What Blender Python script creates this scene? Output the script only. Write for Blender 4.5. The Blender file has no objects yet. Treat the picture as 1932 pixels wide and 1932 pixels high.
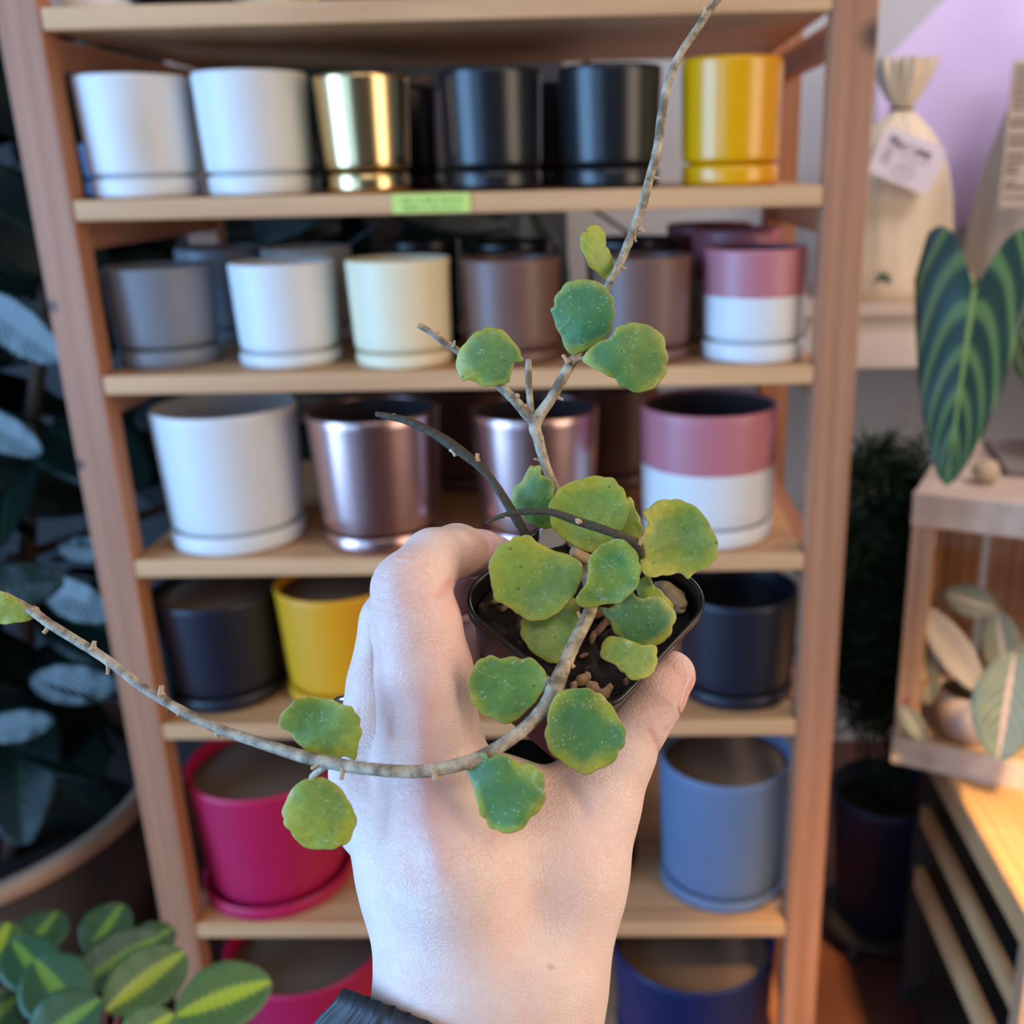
import bpy, math, random
import numpy as np
from math import sin, cos, pi, radians, sqrt
from mathutils import Vector, Matrix
random.seed(7); np.random.seed(7)
SC = bpy.context.scene
COL = SC.collection

# ------------------------------------------------------------------ camera
FPX = 1935.0                       # focal length in pixels of a 1932 px frame
PX, PY = 1100.4, 966.0             # principal point
CP = np.array([.177, -1.174, .031])
_p, _y, _r = map(radians, (18.41, -1.57, -1.24))
FW = np.array([sin(_y)*cos(_p), cos(_y)*cos(_p), -sin(_p)])
_R0 = np.array([cos(_y), -sin(_y), 0.]); _U0 = np.cross(_R0, FW)
RT = cos(_r)*_R0 + sin(_r)*_U0; UP = -sin(_r)*_R0 + cos(_r)*_U0
cd = bpy.data.cameras.new('camera'); cam_o = bpy.data.objects.new('camera', cd); COL.objects.link(cam_o)
M = Matrix(((RT[0], UP[0], -FW[0], CP[0]), (RT[1], UP[1], -FW[1], CP[1]), (RT[2], UP[2], -FW[2], CP[2]), (0, 0, 0, 1)))
cam_o.matrix_world = M
cd.sensor_width = 36; cd.lens = 36*FPX/1932; cd.shift_x = -(PX-966)/1932
cd.clip_start = .02; cd.clip_end = 50
cd.dof.use_dof = True; cd.dof.focus_distance = .272; cd.dof.aperture_fstop = 13.0
SC.camera = cam_o

# ------------------------------------------------------------------ world, exposure, lights
SC.view_settings.view_transform = 'Standard'; SC.view_settings.look = 'None'
SC.view_settings.exposure = -0.24; SC.view_settings.gamma = 1.0
SC.view_settings.use_curve_mapping = False
w = bpy.data.worlds.new('world'); SC.world = w; w.use_nodes = True
bg = w.node_tree.nodes['Background']; bg.inputs[0].default_value = (.62, .78, 1, 1); bg.inputs[1].default_value = .35

def area(name, loc, target, sx, sy, power, color, spread=180):
    l = bpy.data.lights.new(name, 'AREA'); l.shape = 'RECTANGLE'; l.size = sx; l.size_y = sy
    l.energy = power; l.color = color; l.spread = radians(spread)
    o = bpy.data.objects.new(name, l); COL.objects.link(o); o.location = loc
    o.rotation_euler = (Vector(target)-Vector(loc)).to_track_quat('-Z', 'Y').to_euler()
    return o
DAY = (.28, .56, 1)
area('window_daylight', (-2.28, -1.75, .05), (0, -1.75, .05), 2.1, 2.5, 195, DAY)
area('window_daylight', (-1.75, -3.6, .05), (-1.75, 0, .05), 1.0, 2.5, 30, DAY)
area('wall_lamp', (2.35, -1.7, .1), (0, -1.3, .0), 1.5, 2.0, 48, (1, .80, .60))
area('ceiling_or_fill_lamp', (1.5, -1.5, 1.45), (.5, -.2, -.3), .7, .5, 10, (1, .74, .46))
area('ceiling_or_fill_lamp', (.3, -2.4, 1.45), (.15, -.8, -.2), 1.6, .6, 11, (1, .90, .80))  # unseen overhead lamp, strengthened as frontal fill
area('ceiling_or_fill_lamp', (1.6, .1, 1.45), (1.2, .8, -.1), .6, .5, 32, (1, .88, .95))
area('spot_lamp', (1.0, -1.5, 1.3), (.87, -.14, -.93), .14, .14, 6, (1, .60, .20), 24)

# ------------------------------------------------------------------ pixel -> world helpers (building aids)
def ray(x, y): return FW + (x-PX)/FPX*RT - (y-PY)/FPX*UP
def atY(x, y, Y): d = ray(x, y); return CP + d*(Y-CP[1])/d[1]
def atZ(x, y, Z): d = ray(x, y); return CP + d*(Z-CP[2])/d[2]
def cam(x, y, d): return CP + ray(x, y)*d
def proj(P):
    v = np.asarray(P)-CP; z = v@FW
    return PX+FPX*(v@RT)/z, PY-FPX*(v@UP)/z, z

# ------------------------------------------------------------------ object helpers
def props(o, label=None, cat=None, group=None, kind=None):
    for k, v in (('label', label), ('category', cat), ('group', group), ('kind', kind)):
        if v: o[k] = v
    return o
def empty(name, loc=(0, 0, 0), label=None, cat=None, group=None, rz=0):
    o = bpy.data.objects.new(name, None); COL.objects.link(o); o.location = loc; o.rotation_euler = (0, 0, rz)
    o.empty_display_size = .02
    return props(o, label, cat, group)
def mesh(name, V, Fc, mats, parent=None, smooth=True, world=False, mi=None, uv=None, loc=None):
    me = bpy.data.meshes.new(name)
    me.from_pydata([tuple(map(float, v)) for v in V], [], [tuple(map(int, f)) for f in Fc])
    if not isinstance(mats, (list, tuple)): mats = [mats]
    for m in mats: me.materials.append(m)
    if smooth: me.polygons.foreach_set('use_smooth', [True]*len(me.polygons))
    if mi is not None: me.polygons.foreach_set('material_index', mi)
    if uv is not None:
        l = me.uv_layers.new(name='UVMap'); uv = np.asarray(uv, dtype=float)
        idx = np.empty(len(me.loops), dtype=int); me.loops.foreach_get('vertex_index', idx)
        l.data.foreach_set('uv', uv[idx].ravel())
    o = bpy.data.objects.new(name, me); COL.objects.link(o)
    if parent is not None:
        o.parent = parent
        if world: o.matrix_parent_inverse = world_mat(parent).inverted()
    if loc is not None: o.location = loc
    me.update()
    return o
def world_mat(o):
    m = Matrix.LocRotScale(o.location, o.rotation_euler, o.scale)
    return world_mat(o.parent) @ o.matrix_parent_inverse @ m if o.parent else m
def fix_normals(o):
    import bmesh
    b = bmesh.new(); b.from_mesh(o.data); bmesh.ops.recalc_face_normals(b, faces=b.faces); b.to_mesh(o.data); b.free()
    return o
def boxv(x0, x1, y0, y1, z0, z1, bev=0.0):
    """box with chamfered edges as verts/faces"""
    import bmesh
    b = bmesh.new(); bmesh.ops.create_cube(b, size=1)
    for v in b.verts:
        v.co = ((x0+x1)/2+v.co.x*(x1-x0), (y0+y1)/2+v.co.y*(y1-y0), (z0+z1)/2+v.co.z*(z1-z0))
    if bev: bmesh.ops.bevel(b, geom=list(b.edges), offset=bev, segments=2, affect='EDGES', profile=.5)
    b.verts.ensure_lookup_table(); b.verts.index_update()
    V = [tuple(v.co) for v in b.verts]; Fc = [tuple(v.index for v in f.verts) for f in b.faces]; b.free()
    return V, Fc
def box(name, x0, x1, y0, y1, z0, z1, mat, parent=None, bev=0.0, world=False):
    V, Fc = boxv(x0, x1, y0, y1, z0, z1, bev)
    return mesh(name, V, Fc, mat, parent, smooth=False, world=world)
def lathe(profile, n=56, cap0=False, cap1=False, split=None):
    V = []; Fc = []
    for r, z in profile:
        for k in range(n):
            a = 2*pi*k/n; V.append((r*cos(a), r*sin(a), z))
    m = len(profile)
    for i in range(m-1):
        for k in range(n):
            k2 = (k+1) % n; Fc.append((i*n+k, i*n+k2, (i+1)*n+k2, (i+1)*n+k))
    if cap0: Fc.append(tuple(range(n))[::-1])
    if cap1: Fc.append(tuple(range((m-1)*n, m*n)))
    return V, Fc
def catmull(P, n, closed=False):
    P = np.asarray(P, float); N = len(P); out = []
    segs = N if closed else N-1
    for i in range(segs):
        if closed: a, b, c, d = P[(i-1) % N], P[i], P[(i+1) % N], P[(i+2) % N]
        else: a, b, c, d = P[max(i-1, 0)], P[i], P[i+1], P[min(i+2, N-1)]
        for k in range(n):
            t = k/n
            out.append(.5*((2*b)+(-a+c)*t+(2*a-5*b+4*c-d)*t*t+(-a+3*b-3*c+d)*t**3))
    if not closed: out.append(P[-1])
    return np.array(out)
def tube(P, R, n=10, caps=True):
    P = np.asarray(P, float); N = len(P); R = np.broadcast_to(np.asarray(R, float), (N,))
    T = np.gradient(P, axis=0); T /= np.linalg.norm(T, axis=1)[:, None]+1e-12
    ref = np.array([.3, .2, .9]); ref = ref/np.linalg.norm(ref)
    if abs(T[0]@ref) > .9: ref = np.array([1., 0, 0])
    V = []; Fc = []; a = np.cross(T[0], ref); a /= np.linalg.norm(a)
    for i in range(N):
        a = a-T[i]*(a@T[i]); a /= np.linalg.norm(a); b = np.cross(T[i], a)
        for k in range(n):
            t = 2*pi*k/n; V.append(P[i]+R[i]*(cos(t)*a+sin(t)*b))
    for i in range(N-1):
        for k in range(n):
            k2 = (k+1) % n; Fc.append((i*n+k, i*n+k2, (i+1)*n+k2, (i+1)*n+k))
    if caps: Fc += [tuple(range(n))[::-1], tuple(range((N-1)*n, N*n))]
    return V, Fc

# ------------------------------------------------------------------ materials
def newmat(name):
    m = bpy.data.materials.new(name); m.use_nodes = True
    nt = m.node_tree; b = nt.nodes['Principled BSDF']
    return m, nt, b
def nd(nt, typ, ins=None, **kw):
    n = nt.nodes.new('ShaderNode'+typ)
    for k, v in kw.items(): setattr(n, k, v)
    for k, v in (ins or {}).items():
        s = n.inputs[k]
        if hasattr(v, 'links') or isinstance(v, bpy.types.NodeSocket): nt.links.new(v, s)
        else: s.default_value = v
    return n
def ramp(nt, fac, stops, interp='LINEAR'):
    n = nt.nodes.new('ShaderNodeValToRGB'); nt.links.new(fac, n.inputs[0]); n.color_ramp.interpolation = interp
    e = n.color_ramp.elements
    while len(e) < len(stops): e.new(.5)
    for i, (p, c) in enumerate(stops):
        e[i].position = p; e[i].color = (*c, 1) if len(c) == 3 else c
    return n.outputs[0]
def mix(nt, fac, a, b, mode='MIX'):
    n = nt.nodes.new('ShaderNodeMix'); n.data_type = 'RGBA'; n.blend_type = mode
    for s, v in ((n.inputs[0], fac), (n.inputs[6], a), (n.inputs[7], b)):
        if isinstance(v, bpy.types.NodeSocket): nt.links.new(v, s)
        elif isinstance(v, (int, float)): s.default_value = v
        else: s.default_value = (*v, 1) if len(v) == 3 else v
    return n.outputs[2]
def math_(nt, op, a, b=None, clamp=False):
    n = nt.nodes.new('ShaderNodeMath'); n.operation = op; n.use_clamp = clamp
    for i, v in enumerate((a, b)):
        if v is None: continue
        if isinstance(v, bpy.types.NodeSocket): nt.links.new(v, n.inputs[i])
        else: n.inputs[i].default_value = v
    return n.outputs[0]
def srgb(r, g, b):
    f = lambda c: (c/255/12.92 if c/255 <= .04045 else ((c/255+.055)/1.055)**2.4)
    return (f(r), f(g), f(b))
def plain(name, col, rough=.5, metal=0.0, spec=.5, noise=.06, scale=30, bump=0.0, coat=0.0):
    m, nt, b = newmat(name)
    tc = nd(nt, 'TexCoord').outputs['Object']
    n = nd(nt, 'TexNoise', {'Vector': tc, 'Scale': scale, 'Detail': 3}).outputs[0]
    c = mix(nt, n, [x*(1-noise) for x in col], [min(1, x*(1+noise)) for x in col])
    nt.links.new(c, b.inputs['Base Color'])
    b.inputs['Roughness'].default_value = rough; b.inputs['Metallic'].default_value = metal
    b.inputs['Specular IOR Level'].default_value = spec; b.inputs['Coat Weight'].default_value = coat
    if bump:
        bp = nd(nt, 'Bump', {'Height': n, 'Strength': bump, 'Distance': .002}); nt.links.new(bp.outputs[0], b.inputs['Normal'])
    return m
def wood(name, light, dark, axis, scale=9, rough=.5, knots=()):
    m, nt, b = newmat(name)
    pos = nd(nt, 'NewGeometry').outputs['Position']
    sc = {'x': (.9, 14, 14), 'y': (14, .9, 14), 'z': (14, 14, .9)}[axis]
    mp = nd(nt, 'Mapping', {'Vector': pos, 'Scale': sc}).outputs[0]
    n1 = nd(nt, 'TexNoise', {'Vector': mp, 'Scale': scale/3, 'Detail': 4, 'Distortion': .6}).outputs[0]
    wv = nd(nt, 'TexWave', {'Vector': mp, 'Scale': 1.1, 'Distortion': 5, 'Detail': 2, 'Detail Scale': 1.2}, bands_direction={'x': 'Y', 'y': 'X', 'z': 'X'}[axis]).outputs[1]
    f = math_(nt, 'ADD', math_(nt, 'MULTIPLY', n1, .82), math_(nt, 'MULTIPLY', wv, .18))
    c = ramp(nt, f, [(.25, light), (.5, [(a+d)/2 for a, d in zip(light, dark)]), (.8, dark)])
    for kx, ky, kz, kr in knots:
        d = nd(nt, 'VectorMath', {0: pos, 1: (kx, ky, kz)}, operation='DISTANCE').outputs['Value']
        c = mix(nt, ramp(nt, math_(nt, 'DIVIDE', d, kr), [(.3, (1, 1, 1)), (1, (0, 0, 0))]), c, (.10, .045, .03))
    nt.links.new(c, b.inputs['Base Color']); b.inputs['Roughness'].default_value = rough
    bp = nd(nt, 'Bump', {'Height': f, 'Strength': .15, 'Distance': .001}); nt.links.new(bp.outputs[0], b.inputs['Normal'])
    return m

KN = [tuple(atY(1652, 68, 0))+(.022,), tuple(atY(165, 262, 0)[:3])+(.0,), tuple(atY(98, 578, 0))+(.010,), tuple(atY(150, 876, 0))+(.010,)]
KN = [k for k in KN if k[3] > 0]
W_SHELF = wood('pine shelf wood', srgb(220, 172, 122), srgb(184, 132, 88), 'x')
W_POST = wood('pine post wood', srgb(184, 130, 96), srgb(154, 100, 70), 'z', knots=KN)
W_RUNG = wood('pine rung wood', srgb(190, 130, 96), srgb(150, 94, 66), 'y')
W_CRATE = wood('crate wood', srgb(214, 196, 178), srgb(180, 156, 136), 'x', 7)
W_CRATEY = wood('crate side wood', srgb(214, 172, 120), srgb(176, 132, 88), 'y', 7)
W_CRATEZ = wood('crate upright wood', srgb(196, 160, 128), srgb(140, 102, 74), 'z', 7)

# ------------------------------------------------------------------ room
FLOOR = -1.40
m_floor, nt, b = newmat('reddish brown floor')
pos = nd(nt, 'NewGeometry').outputs['Position']
n = nd(nt, 'TexNoise', {'Vector': pos, 'Scale': 5, 'Detail': 6}).outputs[0]
nt.links.new(ramp(nt, n, [(.3, srgb(76, 46, 40)), (.7, srgb(112, 68, 54))]), b.inputs['Base Color']); b.inputs['Roughness'].default_value = .45
M_WALL = plain('grey wall paint', srgb(186, 185, 184), .8, scale=3, noise=.03)
M_LILAC = plain('lilac wall colour', srgb(222, 200, 234), .8, scale=3, noise=.03)
M_CEIL = plain('ceiling paint', srgb(225, 220, 214), .9)
M_WALLD = plain('muted wall paint', srgb(128, 120, 114), .85)
def slab(name, x0, x1, y0, y1, z0, z1, m):
    return props(box(name, x0, x1, y0, y1, z0, z1, m), kind='structure')
slab('floor', -2.5, 2.6, -3.7, 1.3, FLOOR-.05, FLOOR, m_floor)
wb = slab('wall_back', -2.5, 2.6, 1.2, 1.3, FLOOR, 1.6, M_WALL)
slab('wall_right', 2.5, 2.6, -3.7, 1.3, FLOOR, 1.6, M_WALLD)
M_DARKW = plain('dark back of shop', srgb(84, 78, 74), .8)
for i, (x0, x1, z0, z1) in enumerate(((-.82, 2.6, FLOOR, 1.6), (-2.5, -.82, FLOOR, -1.25), (-2.5, -.82, 1.32, 1.6), (-2.5, -2.28, -1.25, 1.32))):
    slab('wall_front' if not i else 'wall_front.%03d' % i, x0, x1, -3.8, -3.7, z0, z1, M_DARKW)
slab('ceiling', -2.5, 2.6, -3.8, 1.3, 1.6, 1.65, M_WALLD)
for i, (y0, y1, z0, z1) in enumerate(((-3.7, 1.3, FLOOR, -1.25), (-3.7, 1.3, 1.32, 1.6), (-3.7, -2.82, -1.25, 1.32), (-.68, 1.3, -1.25, 1.32))):
    slab('wall_left' if not i else 'wall_left.%03d' % i, -2.5, -2.4, y0, y1, z0, z1, M_WALLD)
fr = props(empty('window_1', (-2.45, -1.75, -1.25)), kind='structure')
for y0, y1, z0, z1 in ((-2.82, -2.77, -1.25, 1.32), (-.73, -.68, -1.25, 1.32), (-2.82, -.68, -1.25, -1.20), (-2.82, -.68, 1.27, 1.32), (-1.78, -1.72, -1.20, 1.27)):
    box('window_frame', -2.48, -2.42, y0, y1, z0, z1, M_CEIL, fr, world=True)
# lilac field on the back wall (diagonal edge), a thin sheet over its face
a, b_, c_, d_ = atY(1672, 112, 1.195), atY(1790, -8, 1.195), atY(2250, -300, 1.195), atY(2250, 430, 1.195)
e_, f_ = atY(1655, 430, 1.195), atY(1655, 160, 1.195)
pts = [a, b_, c_, d_, e_, f_]
V = [(p[0], 1.196, p[2]) for p in pts]+[(p[0], 1.2005, p[2]) for p in pts]
o = mesh('lilac_panel', V, [(0, 1, 2, 3, 4, 5)[::-1], (6, 7, 8, 9, 10, 11)]+[(i, (i+1) % 6, (i+1) % 6+6, i+6) for i in range(6)], M_LILAC, wb, smooth=False)

_pb = atY(1062, 110, 1.1)
o = box('shade_board', -1.9, _pb[0], 1.10, 1.118, FLOOR, .60, plain('dark grey board', srgb(62, 61, 62), .7), None, .002)  # dark sheet added to keep the background behind the shelf unit dark
props(o, 'tall dark grey panel added behind the shelf unit to darken the background', 'shade_board')
# ------------------------------------------------------------------ shelf unit
HS = [.194, 0.0, -.197, -.428, -.658, -.977, -1.27]      # centres of the shelf front edges
TH = .0225; XI = .415; PW = .047; PD = .034; RD = .467
rack = empty('shelf_unit', (0, 0, FLOOR), 'tall pine shelf unit filled with rows of plant pots, sticker on one shelf edge', 'shelf')
top_z = .75
for sx in (-1, 1):
    for y0 in (0, RD-PD):
        x0, x1 = (XI, XI+PW) if sx > 0 else (-XI-PW, -XI)
        box('post', x0, x1, y0, y0+PD, FLOOR, top_z, W_POST, rack, .002, True)
    for h in HS+[.60]:
        x0, x1 = (XI+.012, XI+.032) if sx > 0 else (-XI-.032, -XI-.012)
        box('rung', x0, x1, PD-.002, RD-PD+.002, h-TH/2-.034, h-TH/2-.001, W_RUNG, rack, .001, True)
SHELF = []
for h in HS:
    SHELF.append(box('shelf', -XI+.001, XI-.001, .001, RD-.002, h-TH/2, h+TH/2, W_SHELF, rack, .002, True))
def bar(name, a, b, r, mat, parent, n=8, world=True):
    V, Fc = tube([a, b], r, n); return mesh(name, V, Fc, mat, parent, world=world)
M_STEEL = plain('dark steel', (.05, .05, .055), .35, .8)
bar('cross_brace', (-XI, RD+.004, -.2), (XI, RD+.004, .36), .003, M_STEEL, rack)
bar('cross_brace', (XI, RD+.009, -.2), (-XI, RD+.009, .36), .003, M_STEEL, rack)
# green sticker with faint pen marks on the edge of the second shelf
M_STK = plain('lime green sticker paper', srgb(200, 222, 112), .6); M_PEN = plain('faint pen ink', srgb(120, 160, 80), .7)
sa, sb_ = atY(741, 400, 0), atY(888, 383, 0)
stk = box('sticker', sa[0], sb_[0], -.0007, .0011, -TH/2+.0015, TH/2-.0005, M_STK, SHELF[1], .0003, True)
V = []; Fc = []
for row, zz in enumerate((.0035, -.0045)):
    x = sa[0]+.012
    while x < sb_[0]-.012:
        wd = random.uniform(.0015, .004)
        bv, bf = boxv(x, x+wd, -.0010, -.0006, zz-.0022, zz+.0022); k = len(V)
        V += bv; Fc += [tuple(i+k for i in f) for f in bf]; x += wd+random.choice((.0012, .0012, .004))
mesh('handwriting', V, Fc, M_PEN, SHELF[1], smooth=False, world=True)

# ------------------------------------------------------------------ pots
G = {}
def glaze(key, col, rough=.38, metal=0, coat=0.0, noise=.03): G[key] = plain(key+' glaze', col, rough, metal, .5, noise, 8, 0, coat)
glaze('white', (.70, .70, .69), .42); glaze('gold', srgb(222, 194, 142), .22, 1); glaze('rose', srgb(204, 170, 166), .27, 1)
glaze('black', (.010, .011, .013), .27); glaze('yellow', srgb(228, 160, 6), .25, 0, .3); glaze('yellowmatte', srgb(222, 156, 14), .5)
glaze('grey', srgb(120, 122, 128), .45); glaze('cream', srgb(232, 218, 182), .45); glaze('brown', srgb(112, 80, 70), .4)
glaze('mauve', srgb(184, 112, 120), .38); glaze('magenta', srgb(186, 26, 78), .42); glaze('blue', srgb(104, 122, 152), .5)
glaze('navy', srgb(18, 34, 84), .4); glaze('ink', srgb(20, 24, 38), .42)
LINER = plain('brown inner liner', srgb(116, 96, 78), .9)
LINERD = plain('dark inner clay', srgb(64, 56, 60), .8)
m, nt, b = newmat('white glaze with a painted beige reflection')  # reflection of something tan, put into the glaze colour as a soft patch
pos = nd(nt, 'NewGeometry').outputs['Position']; refl_ = atY(275, 255, .005)
d_ = nd(nt, 'VectorMath', {0: nd(nt, 'VectorMath', {0: pos, 1: tuple(refl_)}, operation='SUBTRACT').outputs[0], 1: (1, 1, .62)}, operation='MULTIPLY').outputs[0]
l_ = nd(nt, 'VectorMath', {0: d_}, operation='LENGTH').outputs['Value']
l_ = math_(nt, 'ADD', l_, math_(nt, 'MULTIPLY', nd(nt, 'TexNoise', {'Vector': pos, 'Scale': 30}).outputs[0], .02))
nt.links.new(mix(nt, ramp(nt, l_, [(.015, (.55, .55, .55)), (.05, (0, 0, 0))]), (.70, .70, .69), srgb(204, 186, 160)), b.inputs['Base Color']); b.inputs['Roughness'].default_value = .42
G['tan_reflection'] = m
def make_pot(kind, loc, r, H, taper, rs, hs, label, group, liner=None, band=None, name='plant_pot'):
    """r rim radius, H overall height, rs saucer radius, hs saucer height"""
    root = empty(name, loc, label, 'plant pot', group)
    rb = r*taper; z0 = .35*hs; t = min(.006, r*.07)
    zz = lambda f: z0+(H-z0)*f
    zs = hs+.0035 if rs else .004                     # lower end of the straight wall, a groove above the saucer
    rf = min(rs-.008 if rs else rb-.004, rb-.004)
    rw = lambda z: rb+(r-rb)*(z-zs)/(H-zs)
    prof = [(rf*.2, z0), (rf*.97, z0), (rf, z0+.002), (rf, zs-.001), (rb-.003, zs), (rb-.0008, zs+.0012), (rb, zs+.004)]
    prof += [(rw(zs+(H-zs)*f), zs+(H-zs)*f) for f in (.15, .3, .48, .65, .8, .92)]
    prof += [(r, H-.004), (r-.001, H-.001), (r-t*.5, H), (r-t+.001, H-.001), (r-t, H-.004)]
    prof += [(rw(zz(.85))-t, zz(.85)), (rb-t, zz(.2)), (rb*.5, zz(.16)), (0.0005, zz(.16))]
    V, Fc = lathe(prof)
    mats = [G[kind], G[band or kind], LINERD if kind in ('rose', 'mauve') else G[kind]]
    n = 56; mi = []
    for i in range(len(prof)-1):
        mi += [(1 if (i <= 8 and band) else (2 if i >= 17 else 0))]*n
    fix_normals(mesh('pot_body', V, Fc, mats, root, mi=mi))
    if rs:
        sp = [(rs*.3, 0), (rs*.93, 0), (rs*.985, .002), (rs, .006), (rs, hs-.003), (rs-.0012, hs-.0008), (rs-.003, hs), (rs-.005, hs-.002), (rs-.006, hs*.4), (rs*.3, hs*.32)]
        V, Fc = lathe(sp, cap0=True, cap1=True); fix_normals(mesh('saucer', V, Fc, G[band or kind], root))
    if liner:
        zl = H-liner; rl = rb+(r-rb)*((zl-z0)/(H-z0))-t-.0005
        V, Fc = lathe([(rl*.2, zl-.004), (rl, zl-.004), (rl, zl), (rl*.97, zl+.001), (rl*.2, zl+.0015)], cap0=True, cap1=True)
        fix_normals(mesh('liner', V, Fc, LINER, root))
    return root
def shelf_pot(s, xl, xr, ytop, ybase, kind, label, taper=.93, sauc=.92, hs=.022, liner=None, band=None, Hfix=None, yfix=None, grp=None):
    """place a pot from where its rim and base show on shelf s"""
    zt = HS[s]+TH/2+.0004; xc = (xl+xr)/2
    r = .5*(xr-xl)/FPX*1.3
    for _ in range(4):
        if yfix is None:
            base = atZ(xc, ybase, zt); yf = max(base[1], .004)
        else: yf = yfix
        yc = yf+r*max(sauc, taper)
        top = atY(xc, ytop, yc-r); H = top[2]-zt if Hfix is None else Hfix
        c = atY(xc, ytop, yc); depth = (np.array([c[0], yc, zt+H])-CP)@FW
        r = .5*(xr-xl)/FPX*depth*.985
    c[0] = max(min(c[0], .443-r), -.443+r)
    return make_pot(kind, (c[0], yc, zt), r, H, taper, r*sauc if sauc else 0, hs, label, grp, liner, band)
g1 = 'pots on the shelf with the green sticker'
shelf_pot(1, 139, 355, 135, 375, 'tan_reflection', 'white pot with a painted beige reflection, first from the left above the green sticker shelf edge', yfix=.008, grp=g1)
shelf_pot(1, 361, 576, 128, 374, 'white', 'clean white pot standing directly left of the shiny gold pot', yfix=.008, grp=g1)
shelf_pot(1, 588, 770, 134, 364, 'gold', 'shiny gold pot with saucer on the shelf above the green sticker', .9, .86, yfix=.008, grp=g1)
shelf_pot(1, 826, 1022, 123, 353, 'black', 'glossy black pot directly above the right half of the green sticker', .95, .94, yfix=.008, grp=g1)
shelf_pot(1, 1051, 1250, 117, 349, 'black', 'glossy black pot standing directly left of the glossy yellow pot', .95, .94, yfix=.008, grp=g1)
shelf_pot(1, 1285, 1480, 102, 341, 'yellow', 'glossy yellow pot at the right end of the shelf with the green sticker', .97, .97, yfix=.008, grp=g1)
g2 = 'pots on the third shelf from the top'
shelf_pot(2, 196, 402, 508, 699, 'grey', 'small matte dark grey pot at the left end, below the white pot with the painted reflection', .92, .92, grp=g2)
shelf_pot(2, 432, 632, 500, 699, 'white', 'small white pot between the dark grey pot and the cream pot', .94, .97, .017, grp=g2)
shelf_pot(2, 651, 850, 494, 701, 'cream', 'small cream pot with a shallow saucer, left of the brown pots', .94, .93, .017, grp=g2)
shelf_pot(2, 867, 1060, 492, 692, 'brown', 'small brown pot right of the cream pot, behind a round green leaf', .94, .93, .016, grp=g2)
shelf_pot(2, 1112, 1308, 488, 690, 'brown', 'small brown pot left of the small mauve and white pot', .94, .93, .016, grp=g2)
shelf_pot(2, 1326, 1526, 472, 692, 'mauve', 'small mauve pot with a white lower half and white saucer', .97, 1.0, .022, band='white', grp=g2)
g3 = 'pots on the fourth shelf from the top'
shelf_pot(3, 290, 562, 791, 1053, 'white', 'large white pot at the left end of the shelf, wide saucer', .92, .94, .024, grp=g3)
shelf_pot(3, 579, 832, 797, 1051, 'rose', 'metallic rose pot standing next to the large white pot', .9, .9, .022, grp=g3)
shelf_pot(3, 886, 1132, 794, 1046, 'rose', 'metallic rose pot partly hidden behind the twig and leaves of the held plant', .9, .9, .022, grp=g3)
shelf_pot(3, 1205, 1470, 788, 1042, 'mauve', 'large mauve pot with a white lower half at the right end', .96, .96, .024, band='white', grp=g3)
g4 = 'pots on the fifth shelf from the top'
shelf_pot(4, 284, 522, 1152, 1350, 'ink', 'large blue black pot at the left end, above the magenta pots', .9, .93, .02, liner=.012, grp=g4)
shelf_pot(4, 522, 760, 1137, 1346, 'yellowmatte', 'matte yellow pot standing left of the hand, filled with brown liner', .9, .93, .02, liner=.014, grp=g4)
shelf_pot(4, 1276, 1506, 1150, 1346, 'ink', 'large blue black pot right of the held plant, next to the thumb tip', .95, .97, .02, grp=g4)
g5 = 'pots on the sixth shelf from the top'
shelf_pot(5, 364, 660, 1512, 1772, 'magenta', 'big magenta pot on the sixth shelf, next to the left post', .88, .97, .022, liner=.02, grp=g5)
shelf_pot(5, 925, 1210, 1490, 1700, 'black', 'black pot mostly hidden behind the hand, edge showing right of the wrist', .94, .97, .022, grp=g5)
shelf_pot(5, 1240, 1496, 1487, 1728, 'blue', 'big slate blue pot right of the wrist, filled with brown liner', .94, .97, .02, liner=.02, grp=g5)
g6 = 'pots on the lowest shelf in view'
shelf_pot(6, 440, 745, 1882, 2130, 'magenta', 'magenta pot with brown liner on the lowest shelf, behind the black sleeve', .9, .95, .022, liner=.03, grp=g6)
shelf_pot(6, 1150, 1462, 1876, 2120, 'navy', 'deep navy blue pot with brown liner on the lowest shelf, right of the wrist', .94, .96, .022, liner=.03, grp=g6)
# second rows, deeper on the shelves
gb = 'pots half hidden in the second rows'
def back_pot(s, xc, kind, r, H, y, label, **kw):
    zt = HS[s]+TH/2+.0004; X = atY(xc, 300, y)[0]
    return make_pot(kind, (X, y, zt), r, H, .94, r*.95, .02, label, gb, **kw)
back_pot(1, 232, 'blue', .054, .105, .285, 'slate blue pot hidden behind the white pot with the painted reflection on the sticker shelf')
back_pot(1, 760, 'black', .058, .128, .30, 'black pot in the second row, showing right of the gold pot')
back_pot(1, 1036, 'black', .058, .128, .30, 'black pot in the second row, showing between the two glossy black pots')
back_pot(2, 395, 'grey', .061, .128, .27, 'dark grey pot in the second row behind the small dark grey pot')
back_pot(2, 560, 'white', .06, .126, .255, 'white pot in the second row behind the small white pot')
back_pot(2, 785, 'black', .05, .135, .22, 'black pot in the second row behind the cream pot')
back_pot(2, 955, 'black', .054, .132, .21, 'black pot in the second row behind the first brown pot')
back_pot(2, 1190, 'black', .06, .132, .21, 'black pot in the second row behind the second brown pot')
back_pot(2, 1395, 'mauve', .06, .142, .2, 'mauve pot in the second row behind the small mauve and white pot', band='white')
back_pot(2, 1340, 'mauve', .06, .142, .34, 'mauve pot at the very back behind the other mauve pots', band='white')
back_pot(3, 860, 'brown', .07, .15, .33, 'brown pot at the back between the two metallic rose pots')
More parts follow.
